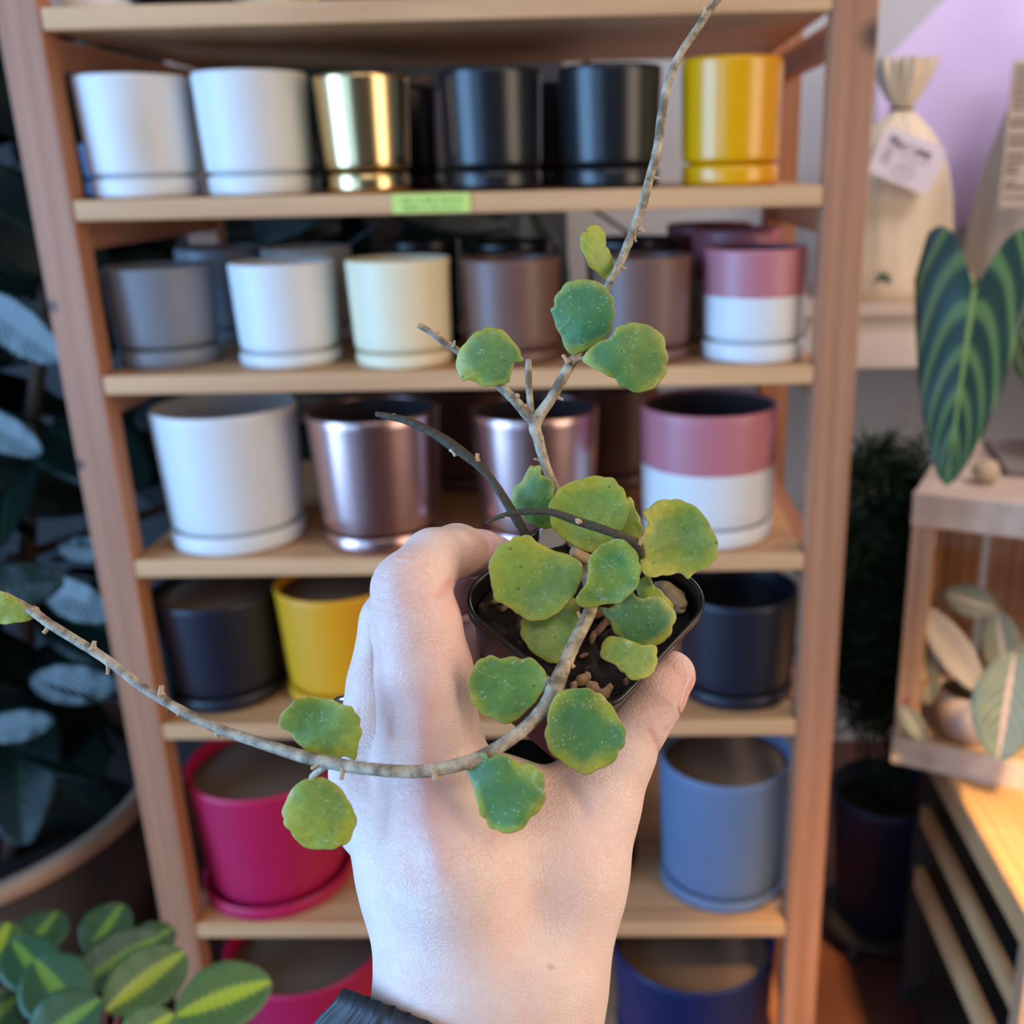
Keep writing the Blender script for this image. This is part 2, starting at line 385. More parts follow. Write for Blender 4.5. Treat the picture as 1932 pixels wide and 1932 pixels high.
back_pot(3, 1150, 'brown', .07, .15, .33, 'brown pot at the back left of the large mauve pot')
back_pot(4, 560, 'black', .072, .15, .33, 'black pot at the back behind the matte yellow pot')
# things standing on the top shelf, only their feet in view
gt = 'pots on the top shelf'
for xc, k, y, lab in ((160, 'white', .105, 'white pot with pale saucer on the top shelf, left end, only its foot showing'),
                      (345, 'ink', .17, 'dark pot on the top shelf beside the white pot, only its foot showing'),
                      (520, 'cream', .17, 'cream pot on the top shelf third from the left, barely showing'),
                      (1250, 'cream', .17, 'cream pot on the top shelf near the right end, barely showing')):
    zt = HS[0]+TH/2+.0004; X = atY(xc, 0, y)[0]
    make_pot(k, (X, y, zt), .052, .13, .94, .051, .02, lab, gt)

# ------------------------------------------------------------------ hand (one continuous surface grown from a distance field)
def c3(x, y, d): return np.array([(x-PX)*d/FPX, -(y-PY)*d/FPX, d], np.float32)     # millimetres, camera-aligned axes, origin at the camera
def to_world(P): P = np.asarray(P, float)/1000.; return CP+P[:, :1]*RT+P[:, 1:2]*UP+P[:, 2:3]*FW
H_CHAINS = {   # chains of (x, y, depth mm, radius mm)
 'wrist_a': [(850, 1850, 262, 17), (842, 1960, 262, 18), (800, 2120, 258, 20)],
 'wrist_b': [(1000, 1850, 262, 17), (985, 1960, 262, 18), (950, 2120, 258, 20)],
 'wrist_c': [(910, 1850, 262, 18), (900, 2120, 258, 20)],
 'meta_index': [(920, 1850, 260, 16.5), (860, 1640, 259, 15.5), (812, 1420, 263, 13.2)],
 'meta_middle': [(865, 1850, 262, 16.5), (796, 1640, 268, 14.3), (716, 1452, 276, 12.0)],
 'meta_ring': [(842, 1860, 268, 15), (788, 1660, 278, 13.2), (706, 1500, 289, 11)],
 'meta_little': [(830, 1870, 276, 14), (806, 1690, 290, 11.5), (714, 1550, 303, 10.5)],
 'meta_thumb': [(1030, 1840, 266, 15.5), (1062, 1660, 272, 15.5), (1112, 1520, 280, 13.5)],
 'palm': [(960, 1760, 272, 16), (960, 1620, 274, 14)],
 'web': [(850, 1470, 268, 9.5), (950, 1500, 274, 8.5), (1060, 1535, 279, 9.5)],
 'web2': [(900, 1600, 266, 13), (1040, 1620, 272, 13)],
}
H_FINGERS = {
 'index': [(812, 1420, 263, 13.2), (800, 1270, 259, 12.2), (785, 1180, 259, 11.2), (776, 1112, 263, 10.0), (818, 1054, 271, 7.9), (862, 1040, 281, 7.3), (908, 1046, 291, 6.7), (938, 1052, 298, 6.2)],
 'middle': [(708, 1455, 277, 12.0), (729, 1290, 285, 10.6), (746, 1175, 290, 9.8), (770, 1130, 293, 9.1), (838, 1118, 297, 7.8), (900, 1108, 303, 6.8)],
 'ring': [(700, 1500, 289, 11), (745, 1300, 299, 9.8), (765, 1200, 305, 8.8), (830, 1175, 314, 7.6), (905, 1170, 324, 6.6)],
 'little': [(705, 1550, 303, 10.5), (765, 1370, 310, 8.6), (800, 1265, 306, 7.8), (848, 1222, 301, 7.0), (888, 1214, 298, 6.4)],
 'thumb': [(1112, 1520, 280, 13.5), (1160, 1425, 284, 10.8), (1203, 1352, 286, 9.3), (1232, 1310, 287, 8.9), (1266, 1274, 289, 6.9)],
}
def seg_d(P, a, b, ra, rb):
    ab = b-a; t = np.clip(((P-a)@ab)/(ab@ab), 0, 1)
    return np.linalg.norm(P-a-t[..., None]*ab, axis=-1)-(ra+t*(rb-ra))
def smin(a, b, k):
    h = np.maximum(k-np.abs(a-b), 0)/k
    return np.minimum(a, b)-h*h*h*k/6
def chain_field(P, pts, k, D):
    for (a, b) in zip(pts[:-1], pts[1:]):
        A, B = c3(*a[:3]), c3(*b[:3]); m = max(a[3], b[3])+16
        lo, hi = np.minimum(A, B)-m, np.maximum(A, B)+m
        sel = np.all((P > lo) & (P < hi), axis=-1)
        if not sel.any(): continue
        d = seg_d(P[sel], A, B, a[3], b[3]); D[sel] = smin(D[sel], d, k)
    return D
def hand_sdf(P):
    P = P.reshape(-1, 3).astype(np.float32)
    palm = np.full(len(P), 60., np.float32)
    for c in H_CHAINS.values(): palm = chain_field(P, c, 12., palm)
    out = palm
    fs = []
    for k_, c in H_FINGERS.items(): fs.append(chain_field(P, c, 2.5 if k_ != 'thumb' else 3.5, np.full(len(P), 60., np.float32)))
    allf = fs[0]
    for f in fs[1:]: allf = smin(allf, f, 1.2)
    return smin(palm, allf, 5.)
def surface_nets(lo, hi, h):
    ax = [np.arange(lo[i], hi[i], h, dtype=np.float32) for i in range(3)]
    n = [len(a) for a in ax]
    Vv = np.empty(n, np.float32)
    for i0 in range(0, n[0], 16):
        Pg = np.stack(np.meshgrid(ax[0][i0:i0+16], ax[1], ax[2], indexing='ij'), -1)
        Vv[i0:i0+16] = hand_sdf(Pg).reshape(Pg.shape[:3])
    ins = Vv < 0
    cn = [k-1 for k in n]
    acc = np.zeros(cn+[3], np.float32); cnt = np.zeros(cn, np.float32)
    corners = [(a, b, c) for a in (0, 1) for b in (0, 1) for c in (0, 1)]
    sl = lambda o: tuple(slice(o[i], o[i]+cn[i]) for i in range(3))
    for i, p in enumerate(corners):
        for q in corners[i+1:]:
            if sum(abs(u-v) for u, v in zip(p, q)) != 1: continue
            va, vb = Vv[sl(p)], Vv[sl(q)]; m = (va < 0) != (vb < 0)
            t = np.where(m, va/(va-vb+1e-12), 0)
            for k in range(3): acc[..., k] += np.where(m, p[k]+t*(q[k]-p[k]), 0)
            cnt += m
    act = cnt > 0; idx = -np.ones(cn, int); idx[act] = np.arange(act.sum())
    ijk = np.argwhere(act)
    verts = np.array(lo, np.float32)+h*(ijk+acc[act]/cnt[act][:, None])
    faces = []
    for axis in range(3):
        s0 = [slice(0, n[k]-1) if k == axis else slice(1, n[k]-1) for k in range(3)]
        s1 = [slice(1, n[k]) if k == axis else slice(1, n[k]-1) for k in range(3)]
        A, B = ins[tuple(s0)], ins[tuple(s1)]
        e = np.argwhere(A != B); flip = A[tuple(e.T)]
        base = e.copy()
        for k in range(3):
            if k != axis: base[:, k] += 1
        u, v = [k for k in range(3) if k != axis]
        def cell(du, dv):
            c = base.copy(); c[:, u] -= du; c[:, v] -= dv; return idx[tuple(c.T)]
        q = np.stack([cell(1, 1), cell(0, 1), cell(0, 0), cell(1, 0)], 1)
        if axis == 1: flip = ~flip
        q[~flip] = q[~flip][:, ::-1]
        faces.append(q)
    return verts, np.concatenate(faces)
def sdf_grad(P, e=.4):
    g = np.empty_like(P)
    for k in range(3):
        o = np.zeros(3, np.float32); o[k] = e; g[:, k] = hand_sdf(P+o)-hand_sdf(P-o)
    return g/(np.linalg.norm(g, axis=1)[:, None]+1e-9)
hv, hf = surface_nets((-80, -158, 238), (34, 0, 338), .9)
for _ in range(2): hv = hv-sdf_grad(hv)*hand_sdf(hv)[:, None]*.8
hn = sdf_grad(hv)
px_ = PX+FPX*hv[:, 0]/hv[:, 2]; py_ = PY-FPX*hv[:, 1]/hv[:, 2]
front = np.clip(-hn[:, 2]*3+.3, 0, 1)
def polyline_dist(pl):
    d = np.full(len(hv), 1e9)
    for (x0, y0), (x1, y1) in zip(pl[:-1], pl[1:]):
        vx, vy = x1-x0, y1-y0; t = np.clip(((px_-x0)*vx+(py_-y0)*vy)/(vx*vx+vy*vy), 0, 1)
        d = np.minimum(d, np.hypot(px_-x0-t*vx, py_-y0-t*vy))
    return d
disp = np.zeros(len(hv)); red = np.zeros(len(hv))
def relief(pl, width, amp, redness=0.0, rw=None):
    global disp, red
    d = polyline_dist(pl)
    disp += front*amp*np.exp(-(d/width)**2)
    if redness: red += front*redness*np.exp(-(d/(rw or width*1.6))**2)
relief([(800, 1330), (792, 1440), (806, 1560), (830, 1640)], 22, .55, .22, 30)       # index extensor tendon
relief([(700, 1480), (722, 1570), (760, 1660)], 20, .35, .12)
relief([(752, 1480), (770, 1580), (800, 1680)], 26, -.25)
relief([(880, 1480), (900, 1600)], 36, -.25)
relief([(705, 1180), (716, 1280), (742, 1390)], 7, -.5, .25)                        # fold between index and middle
for k, (y0, a) in enumerate(((1072, -.35), (1092, -.45), (1112, -.4), (1132, -.45), (1150, -.35))):   # knuckle folds
    relief([(704, y0+12), (735, y0+20), (775, y0+6), (805, y0-12)], 4, a*.55, .10, 6)
relief([(748, 1060), (790, 1072), (812, 1090)], 3.5, -.35); relief([(760, 1046), (800, 1058)], 3, -.3)
relief([(742, 1105), (750, 1130)], 24, .5, .08, 40)
relief([(825, 1122), (838, 1112), (850, 1100)], 6, -.5, .3)
relief([(1225, 1378), (1240, 1405), (1248, 1440)], 4, -.5, .3); relief([(1196, 1372), (1222, 1366), (1246, 1352)], 3, -.3, .1)
relief([(1205, 1340), (1240, 1330), (1262, 1332)], 3, -.25, .1)
relief([(1060, 1470), (1085, 1500), (1100, 1530)], 14, -.6)
relief([(930, 1460), (1000, 1490), (1060, 1500)], 30, .0, .2, 40)
for (x, y, s, a) in ((790, 1520, 46, .35), (760, 1330, 60, .3), (745, 1110, 50, .15), (1270, 1290, 40, .5), (915, 1050, 34, .45), (880, 1130, 40, .6), (900, 1230, 40, .5), (680, 1470, 30, .25), (1200, 1370, 40, .2)):
    red += a*np.exp(-((px_-x)**2+(py_-y)**2)/(2*s*s))
hv = hv+hn*disp[:, None]
m_skin, nt, b = newmat('pale skin')
at = nd(nt, 'Attribute', attribute_name='flush').outputs['Fac']
tc = nd(nt, 'TexCoord').outputs['Object']
n1 = nd(nt, 'TexNoise', {'Vector': tc, 'Scale': 70, 'Detail': 4}).outputs[0]
n2 = nd(nt, 'TexNoise', {'Vector': tc, 'Scale': 420, 'Detail': 2}).outputs[0]
c = mix(nt, ramp(nt, n1, [(.35, (0, 0, 0)), (.7, (1, 1, 1))]), srgb(246, 222, 210), srgb(241, 208, 196))
c = mix(nt, at, c, srgb(214, 140, 128))
c = mix(nt, math_(nt, 'MULTIPLY', n2, .10), c, srgb(190, 130, 110))
lnm = ramp(nt, nd(nt, 'TexNoise', {'Vector': tc, 'Scale': 55, 'Detail': 2}).outputs[0], [(.38, (0, 0, 0)), (.62, (1, 1, 1))])
wv_ = nd(nt, 'VectorMath', {0: tc, 1: nd(nt, 'VectorMath', {0: nd(nt, 'TexNoise', {'Vector': tc, 'Scale': 130}).outputs[1], 'Scale': .005}, operation='SCALE').outputs[0]}, operation='ADD').outputs[0]
vl = nd(nt, 'TexVoronoi', {'Vector': nd(nt, 'Mapping', {'Vector': wv_, 'Scale': (1.0, 1.0, 1.9)}).outputs[0], 'Scale': 420}, feature='DISTANCE_TO_EDGE').outputs[0]
crs = math_(nt, 'MULTIPLY', ramp(nt, vl, [(.0, (1, 1, 1)), (.09, (0, 0, 0))]), lnm)
c = mix(nt, math_(nt, 'MULTIPLY', crs, .24), c, srgb(206, 142, 132))
fk = ramp(nt, nd(nt, 'TexNoise', {'Vector': tc, 'Scale': 130, 'Detail': 1}).outputs[0], [(.76, (0, 0, 0)), (.80, (1, 1, 1))])
c = mix(nt, math_(nt, 'MULTIPLY', fk, .35), c, srgb(170, 112, 84))
nt.links.new(c, b.inputs['Base Color'])
b.inputs['Roughness'].default_value = .46; b.inputs['Specular IOR Level'].default_value = .45
b.inputs['Subsurface Weight'].default_value = .25; b.inputs['Subsurface Radius'].default_value = (1, .35, .2); b.inputs['Subsurface Scale'].default_value = .003
v1 = nd(nt, 'TexVoronoi', {'Vector': nd(nt, 'Mapping', {'Vector': nd(nt, 'VectorMath', {0: tc, 1: nd(nt, 'VectorMath', {0: nd(nt, 'TexNoise', {'Vector': tc, 'Scale': 150}).outputs[1], 'Scale': .004}, operation='SCALE').outputs[0]}, operation='ADD').outputs[0], 'Scale': (1.0, 1.0, 2.6)}).outputs[0], 'Scale': 760}, feature='DISTANCE_TO_EDGE').outputs[0]
v2 = nd(nt, 'TexVoronoi', {'Vector': tc, 'Scale': 1900}, feature='DISTANCE_TO_EDGE').outputs[0]
hgt = math_(nt, 'ADD', math_(nt, 'SUBTRACT', math_(nt, 'MINIMUM', v1, .25), math_(nt, 'MULTIPLY', crs, .22)), math_(nt, 'MULTIPLY', math_(nt, 'MINIMUM', v2, .3), .45))
bp = nd(nt, 'Bump', {'Height': hgt, 'Strength': .6, 'Distance': .0005}); nt.links.new(bp.outputs[0], b.inputs['Normal'])
person = empty('person', to_world([c3(910, 1980, 262)])[0], 'pale bare hand with black jacket cuff gripping the small square plant pot', 'person')
W = to_world(hv)
hand = mesh('hand', W, hf, m_skin, person, world=True)
hand.data.attributes.new('flush', 'FLOAT', 'POINT').data.foreach_set('value', np.clip(red, 0, 1).astype(np.float32))
# thumb nail: a curved plate laid on the fingertip
def patch_on_hand(name, centre, axis_px, side, half_len, half_w, lift, mat, parent, nu=14, nv=9):
    C0 = c3(*centre).astype(float); A = c3(*axis_px[1]).astype(float)-c3(*axis_px[0]); A /= np.linalg.norm(A)
    S = np.array(side, float); S -= A*(S@A); S /= np.linalg.norm(S); B = np.cross(A, S)
    P = []
    for i in range(nu):
        for j in range(nv):
            u, v = i/(nu-1)*2-1, j/(nv-1)*2-1
            wv = half_w*(1-.28*max(0, u)**3-.12*max(0, -u)**4)
            P.append(C0+A*u*half_len*(1-.12*v*v)+B*v*wv+S*9)
    P = np.array(P, np.float32)
    for _ in range(14): P = P-S.astype(np.float32)*(hand_sdf(P)-lift)[:, None]*.8
    top = P; bot = P-S*.8
    V = to_world(np.concatenate([top, bot])); N = nu*nv; Fc = []
    for i in range(nu-1):
        for j in range(nv-1):
            q = (i*nv+j, (i+1)*nv+j, (i+1)*nv+j+1, i*nv+j+1); Fc.append(q); Fc.append(tuple(N+k for k in q[::-1]))
    rim = [i*nv for i in range(nu)]+[(nu-1)*nv+j for j in range(1, nv)]+[i*nv+nv-1 for i in range(nu-2, -1, -1)]+[j for j in range(nv-2, 0, -1)]
    for a, c in zip(rim, rim[1:]+rim[:1]): Fc.append((a, c, c+N, a+N))
    return fix_normals(mesh(name, V, Fc, mat, parent, world=True))
M_NAIL = plain('pink nail', srgb(226, 178, 168), .25, 0, .5, .03, 200)
patch_on_hand('thumbnail', (1262, 1284, 288), ((1225, 1325, 287), (1266, 1274, 289)), (.86, -.2, -.30), 5.6, 4.0, .12, M_NAIL, hand)
# jacket cuff: pleated tube round the wrist, leaning down to the left
m_cuff, nt, b = newmat('black nylon')
nt.links.new(mix(nt, nd(nt, 'TexNoise', {'Scale': 400}).outputs[0], srgb(38, 39, 44), srgb(50, 51, 56)), b.inputs['Base Color']); b.inputs['Roughness'].default_value = .55
def cuff():
    n, m = 168, 30; V = []; Fc = []
    a0 = c3(876, 1968, 262).astype(float)
    ax = np.array([-.40, -.91, .08]); ax /= np.linalg.norm(ax)
    sx = np.array([.91, -.40, 0]); sx -= ax*(sx@ax); sx /= np.linalg.norm(sx); sz = np.cross(ax, sx)
    for i in range(m):
        t = i/(m-1)
        for k in range(n):
            a = 2*pi*k/n
            ph = a*21+1.6*sin(a*3)+.9*sin(a*5+1)+t*1.5
            pl = (abs(sin(ph))**.6-.6)*(3.6+1.4*sin(a*4))*min(.25+t*5, 1)
            bulge = 5.5*sin(pi*min(t/.5, 1)*.5)-(2.5 if i == 0 else 0)
            P = a0+ax*(t*62+sin(a)*15-(2.5 if i == 1 else 0)+(2 if i == 0 else 0))+sx*cos(a)*(33+bulge+pl)+sz*sin(a)*(21.5+bulge+pl)
            V.append(P)
    for i in range(m-1):
        for k in range(n):
            k2 = (k+1) % n; Fc.append((i*n+k, i*n+k2, (i+1)*n+k2, (i+1)*n+k))
    return V, Fc
V, Fc = cuff()
o = fix_normals(mesh('jacket_sleeve', to_world(np.array(V)), Fc, m_cuff, person, world=True))
# silver ring, only its edge shows on the hidden finger
rc = c3(735, 1330, 297).astype(float); rax = c3(760, 1200, 305).astype(float)-c3(735, 1330, 297); rax /= np.linalg.norm(rax)
ux = np.cross(rax, [0, 0, 1.]); ux /= np.linalg.norm(ux); vx = np.cross(rax, ux)
rc = c3(712, 1336, 292).astype(float)
pts = [rc+11.4*(cos(t)*ux+sin(t)*vx) for t in np.linspace(0, 2*pi, 49)]
V, Fc = tube(to_world(np.array(pts)), .0011, 8, False)
fr_ = fix_normals(mesh('finger_ring', V, Fc, plain('silver', (.85, .86, .88), .15, 1), None))
props(fr_, 'thin silver ring glinting at the left edge of the hand', 'ring')

# ------------------------------------------------------------------ the held plant
rimc = c3(1109, 1128, 277).astype(float)
pn = np.array([.12, .62, -.775]); pn /= np.linalg.norm(pn)
pe = np.array([.96, 0, .149]); pe -= pn*(pe@pn); pe /= np.linalg.norm(pe); ph = np.cross(pe, pn)
if ph[1] < 0: ph = -ph
plant = empty('potted_plant', to_world([rimc-pn*54])[0], 'small vine with round scalloped leaves in a square black nursery pot held in the hand', 'plant')
def pot_pt(x, y, z): return rimc+pe*x+ph*y+pn*z        # x to the right corner, y to the far corner, z up from the rim
def sq_ring(s, rc_, z, n=8, ang=pi/4):
    out = []; h = s/2-rc_
    for q in range(4):
        cx, cy = [(h, h), (-h, h), (-h, -h), (h, -h)][q]
        for k in range(n+1):
            t = q*pi/2+k/n*pi/2; x, y = cx+rc_*cos(t), cy+rc_*sin(t)
            out.append((x*cos(ang)-y*sin(ang), x*sin(ang)+y*cos(ang), z))
    return out
m_np = plain('black nursery pot plastic', (.012, .011, .013), .28, 0, .5, .1, 200)
SQ = 51.5
prof = [(36, 6, -54), (37.5, 6.5, -54.5), (38.5, 7, -53), (SQ-2.2, 9, -4.2), (SQ-2.0, 9, -4.0), (SQ, 9.6, -3.8), (SQ+.3, 9.8, -.6), (SQ-.3, 9.5, 0), (SQ-1.6, 9, 0), (SQ-2.4, 8.8, -.8), (SQ-3, 8.6, -6), (SQ-7, 8, -22), (20, 6, -22)]
V = []; Fc = []
for s, rc_, z in prof: V += [pot_pt(*p) for p in sq_ring(s, rc_, z)]
n = 36
for i in range(len(prof)-1):
    for k in range(n): k2 = (k+1) % n; Fc.append((i*n+k, i*n+k2, (i+1)*n+k2, (i+1)*n+k))
Fc.append(tuple(range(n)))
o = fix_normals(mesh('nursery_pot', to_world(np.array(V)), Fc, m_np, plant, world=True))
# soil: lumpy sheet inside the rim
m_soil, nt, b = newmat('dark potting soil')
tc = nd(nt, 'TexCoord').outputs['Object']
vv = nd(nt, 'TexVoronoi', {'Vector': tc, 'Scale': 420}).outputs[1]
nt.links.new(ramp(nt, vv, [(.0, srgb(14, 11, 10)), (.8, srgb(34, 25, 21)), (.96, srgb(96, 68, 50))]), b.inputs['Base Color']); b.inputs['Roughness'].default_value = .9
V = []; Fc = []; gn = 46; hs_ = (SQ-4.2)/2
from mathutils import noise as mnoise
for i in range(gn):
    for j in range(gn):
        x, y = (i/(gn-1)*2-1)*hs_, (j/(gn-1)*2-1)*hs_
        z = -8.5+1.6*mnoise.noise(Vector((x*.35, y*.35, 0)))+1.3*mnoise.noise(Vector((x*.9, y*.9, 3)))
        ex = max(abs(x), abs(y))/hs_
        X, Y = (x-y)*.7071, (x+y)*.7071
        lim = (hs_-8.5)
        cxx, cyy = max(abs(x)-lim, 0), max(abs(y)-lim, 0); rr = sqrt(cxx*cxx+cyy*cyy)
        if rr > 8.3: f = 8.3/rr; x = math.copysign(lim+cxx*f, x) if cxx else x; y = math.copysign(lim+cyy*f, y) if cyy else y; X, Y = (x-y)*.7071, (x+y)*.7071
        V.append(pot_pt(X, Y, z))
for i in range(gn-1):
    for j in range(gn-1): Fc.append((i*gn+j, (i+1)*gn+j, (i+1)*gn+j+1, i*gn+j+1))
props(fix_normals(mesh('soil', to_world(np.array(V)), Fc, m_soil, plant, world=True)), kind='stuff')
def on_soil(x, y, lift=0.):
    """point of the soil plane under picture point x, y"""
    d = np.array([(x-PX)/FPX, -(y-PY)/FPX, 1.]); t = ((rimc-pn*8.0)@pn)/(d@pn); return d*t+pn*lift
M_CHIP = plain('tan bark chip', srgb(196, 158, 116), .85, 0, .3, .2, 300, .5); M_STONE = plain('pale pumice', srgb(190, 168, 138), .9, 0, .3, .15, 300, .6)
def pebble(name, x, y, sx, sy, rot, mat, lift=1.2, sz=None):
    import bmesh
    bm = bmesh.new(); bmesh.ops.create_icosphere(bm, subdivisions=3, radius=1)
    c0 = on_soil(x, y, lift); sd = random.random()*50
    V = []
    for v in bm.verts:
        k = 1+.28*mnoise.noise(v.co*1.7+Vector((sd, 0, 0)))+.1*mnoise.noise(v.co*5+Vector((sd, 0, 0)))
        q = v.co*k; X, Y = q.x*sx, q.y*sy
        X, Y = X*cos(rot)-Y*sin(rot), X*sin(rot)+Y*cos(rot)
        V.append(c0+pe*X+ph*Y+pn*q.z*(sz or min(sx, sy)*.8))
    bm.verts.index_update(); Fc = [tuple(v.index for v in f.verts) for f in bm.faces]; bm.free()
    return mesh(name, to_world(np.array(V)), Fc, mat, plant, world=True)
pebble('pebble', 1262, 1132, 5.4, 3.0, -.85, M_STONE, 2.5); pebble('pebble', 1276, 1150, 2.6, 1.8, -.6, M_STONE, 1.5); pebble('pebble', 1246, 1112, 1.6, 1.4, 0, M_STONE)
for x, y, s in ((1098, 1285, 2.0), (1118, 1300, 2.2), (1140, 1312, 2.0), (1082, 1296, 1.3), (1108, 1278, 1.2), (1150, 1300, 1.2)): pebble('bark_chip', x, y, s, s*.75, random.random()*3, M_CHIP, .8)
for x, y, sx, sy, r_ in ((1135, 1185, 4.2, 1.1, .9), (1150, 1170, 3.4, 1.3, .6), (1118, 1205, 2.6, .8, 1.2), (1128, 1160, 3.0, 1.6, .3), (935, 1138, 1.6, .7, .4), (950, 1150, 1.3, .9, 1), (962, 1128, 1.5, .6, 2), (1052, 1018, 1.8, 1.4, 1), (1075, 1030, 1.6, 1.0, 2), (1100, 1240, 1.4, .6, .4), (1180, 1290, 1.2, .7, 1.5)):
    pebble('bark_chip', x, y, sx, sy, r_, plain('brown bark chip', srgb(random.randint(130, 170), random.randint(104, 126), random.randint(78, 98)), .9, 0, .3, .2, 300, .5), .9)
# white plant tag standing at the far corner
t0 = on_soil(1040, 1032); u_ = (pe*.9+ph*.2); u_ /= np.linalg.norm(u_)
V = []
for dz in (-.3, .3):
    for (a, h_) in ((-4.2, -6), (4.2, -6), (4.2, 9.5), (2.5, 11), (-2.5, 11), (-4.2, 9.5)): V.append(t0+u_*a+pn*h_+np.cross(u_, pn)*dz)
mesh('plant_tag', to_world(np.array(V)), [(0, 1, 2, 3, 4, 5)[::-1], (6, 7, 8, 9, 10, 11)]+[(i, (i+1) % 6, (i+1) % 6+6, i+6) for i in range(6)], plain('white tag plastic', (.8, .82, .85), .4), plant, smooth=False, world=True)

# leaves
def leaf_mat(name):
    m, nt, b = newmat(name)
    uv = nd(nt, 'UVMap').outputs[0]; s = nd(nt, 'SeparateXYZ', {0: uv}).outputs[0]
    oi = nd(nt, 'ObjectInfo'); tc = nd(nt, 'TexCoord').outputs['Object']
    sh = nd(nt, 'VectorMath', {0: tc, 1: nd(nt, 'VectorMath', {0: oi.outputs['Random'], 'Scale': 3.}, operation='SCALE').outputs[0]}, operation='ADD').outputs[0]
    big = nd(nt, 'TexNoise', {'Vector': sh, 'Scale': 70, 'Detail': 2}).outputs[0]
    fine = nd(nt, 'TexNoise', {'Vector': sh, 'Scale': 520, 'Detail': 3}).outputs[0]
    yl = nd(nt, 'SeparateColor', {0: oi.outputs['Color']})
    g = ramp(nt, big, [(.30, srgb(66, 128, 82)), (.50, srgb(94, 146, 62)), (.72, srgb(152, 172, 58))])
    g = mix(nt, yl.outputs[1], g, srgb(40, 108, 72))                     # green channel: how blue-green this leaf is
    yel = math_(nt, 'MULTIPLY', yl.outputs[0], math_(nt, 'ADD', .35, big))
    g = mix(nt, math_(nt, 'MINIMUM', yel, 1), g, srgb(176, 186, 58))     # red channel: how yellow
    ed = math_(nt, 'ADD', s, math_(nt, 'MULTIPLY', math_(nt, 'SUBTRACT', nd(nt, 'TexNoise', {'Vector': sh, 'Scale': 95, 'Detail': 1}).outputs[0], .5), 1.1))
    g = mix(nt, ramp(nt, ed, [(.68, (0, 0, 0)), (1.05, (.85, .85, .85))]), g, srgb(176, 176, 50))
    g = mix(nt, ramp(nt, s, [(.965, (0, 0, 0)), (.995, (.7, .7, .7))]), g, srgb(150, 120, 70))
    g = mix(nt, math_(nt, 'MULTIPLY', ramp(nt, fine, [(.3, (1, 1, 1)), (.6, (0, 0, 0))]), .22), g, srgb(40, 80, 40))
    sp = nd(nt, 'TexVoronoi', {'Vector': sh, 'Scale': 900}).outputs[0]
    spk = ramp(nt, sp, [(.14, (1, 1, 1)), (.30, (0, 0, 0))])
    msk = ramp(nt, nd(nt, 'TexNoise', {'Vector': sh, 'Scale': 260, 'Detail': 2}).outputs[0], [(.48, (0, 0, 0)), (.60, (1, 1, 1))])
    scar = ramp(nt, nd(nt, 'TexNoise', {'Vector': nd(nt, 'Mapping', {'Vector': sh, 'Scale': (1, 1, 1.0)}).outputs[0], 'Scale': 170, 'Detail': 5, 'Roughness': .75, 'Distortion': 1.8}).outputs[0], [(.60, (0, 0, 0)), (.68, (1, 1, 1))])
    wht = math_(nt, 'MAXIMUM', math_(nt, 'MULTIPLY', spk, msk), math_(nt, 'MULTIPLY', scar, .8))
    g = mix(nt, math_(nt, 'MULTIPLY', wht, .38), g, srgb(214, 226, 208))
    dk = ramp(nt, nd(nt, 'TexVoronoi', {'Vector': sh, 'Scale': 210}).outputs[0], [(.06, (1, 1, 1)), (.10, (0, 0, 0))])
    g = mix(nt, math_(nt, 'MULTIPLY', dk, .6), g, srgb(40, 46, 30))
    nt.links.new(g, b.inputs['Base Color'])
    b.inputs['Roughness'].default_value = .5; b.inputs['Specular IOR Level'].default_value = .75
    b.inputs['Subsurface Weight'].default_value = .08; b.inputs['Subsurface Scale'].default_value = .002; b.inputs['Subsurface Radius'].default_value = (.5, 1, .2)
    bp = nd(nt, 'Bump', {'Height': math_(nt, 'ADD', math_(nt, 'MULTIPLY', big, 2), math_(nt, 'MULTIPLY', fine, .25)), 'Strength': .35, 'Distance': .0015}); nt.links.new(bp.outputs[0], b.inputs['Normal'])
    return m
M_LEAF = leaf_mat('scalloped leaf')
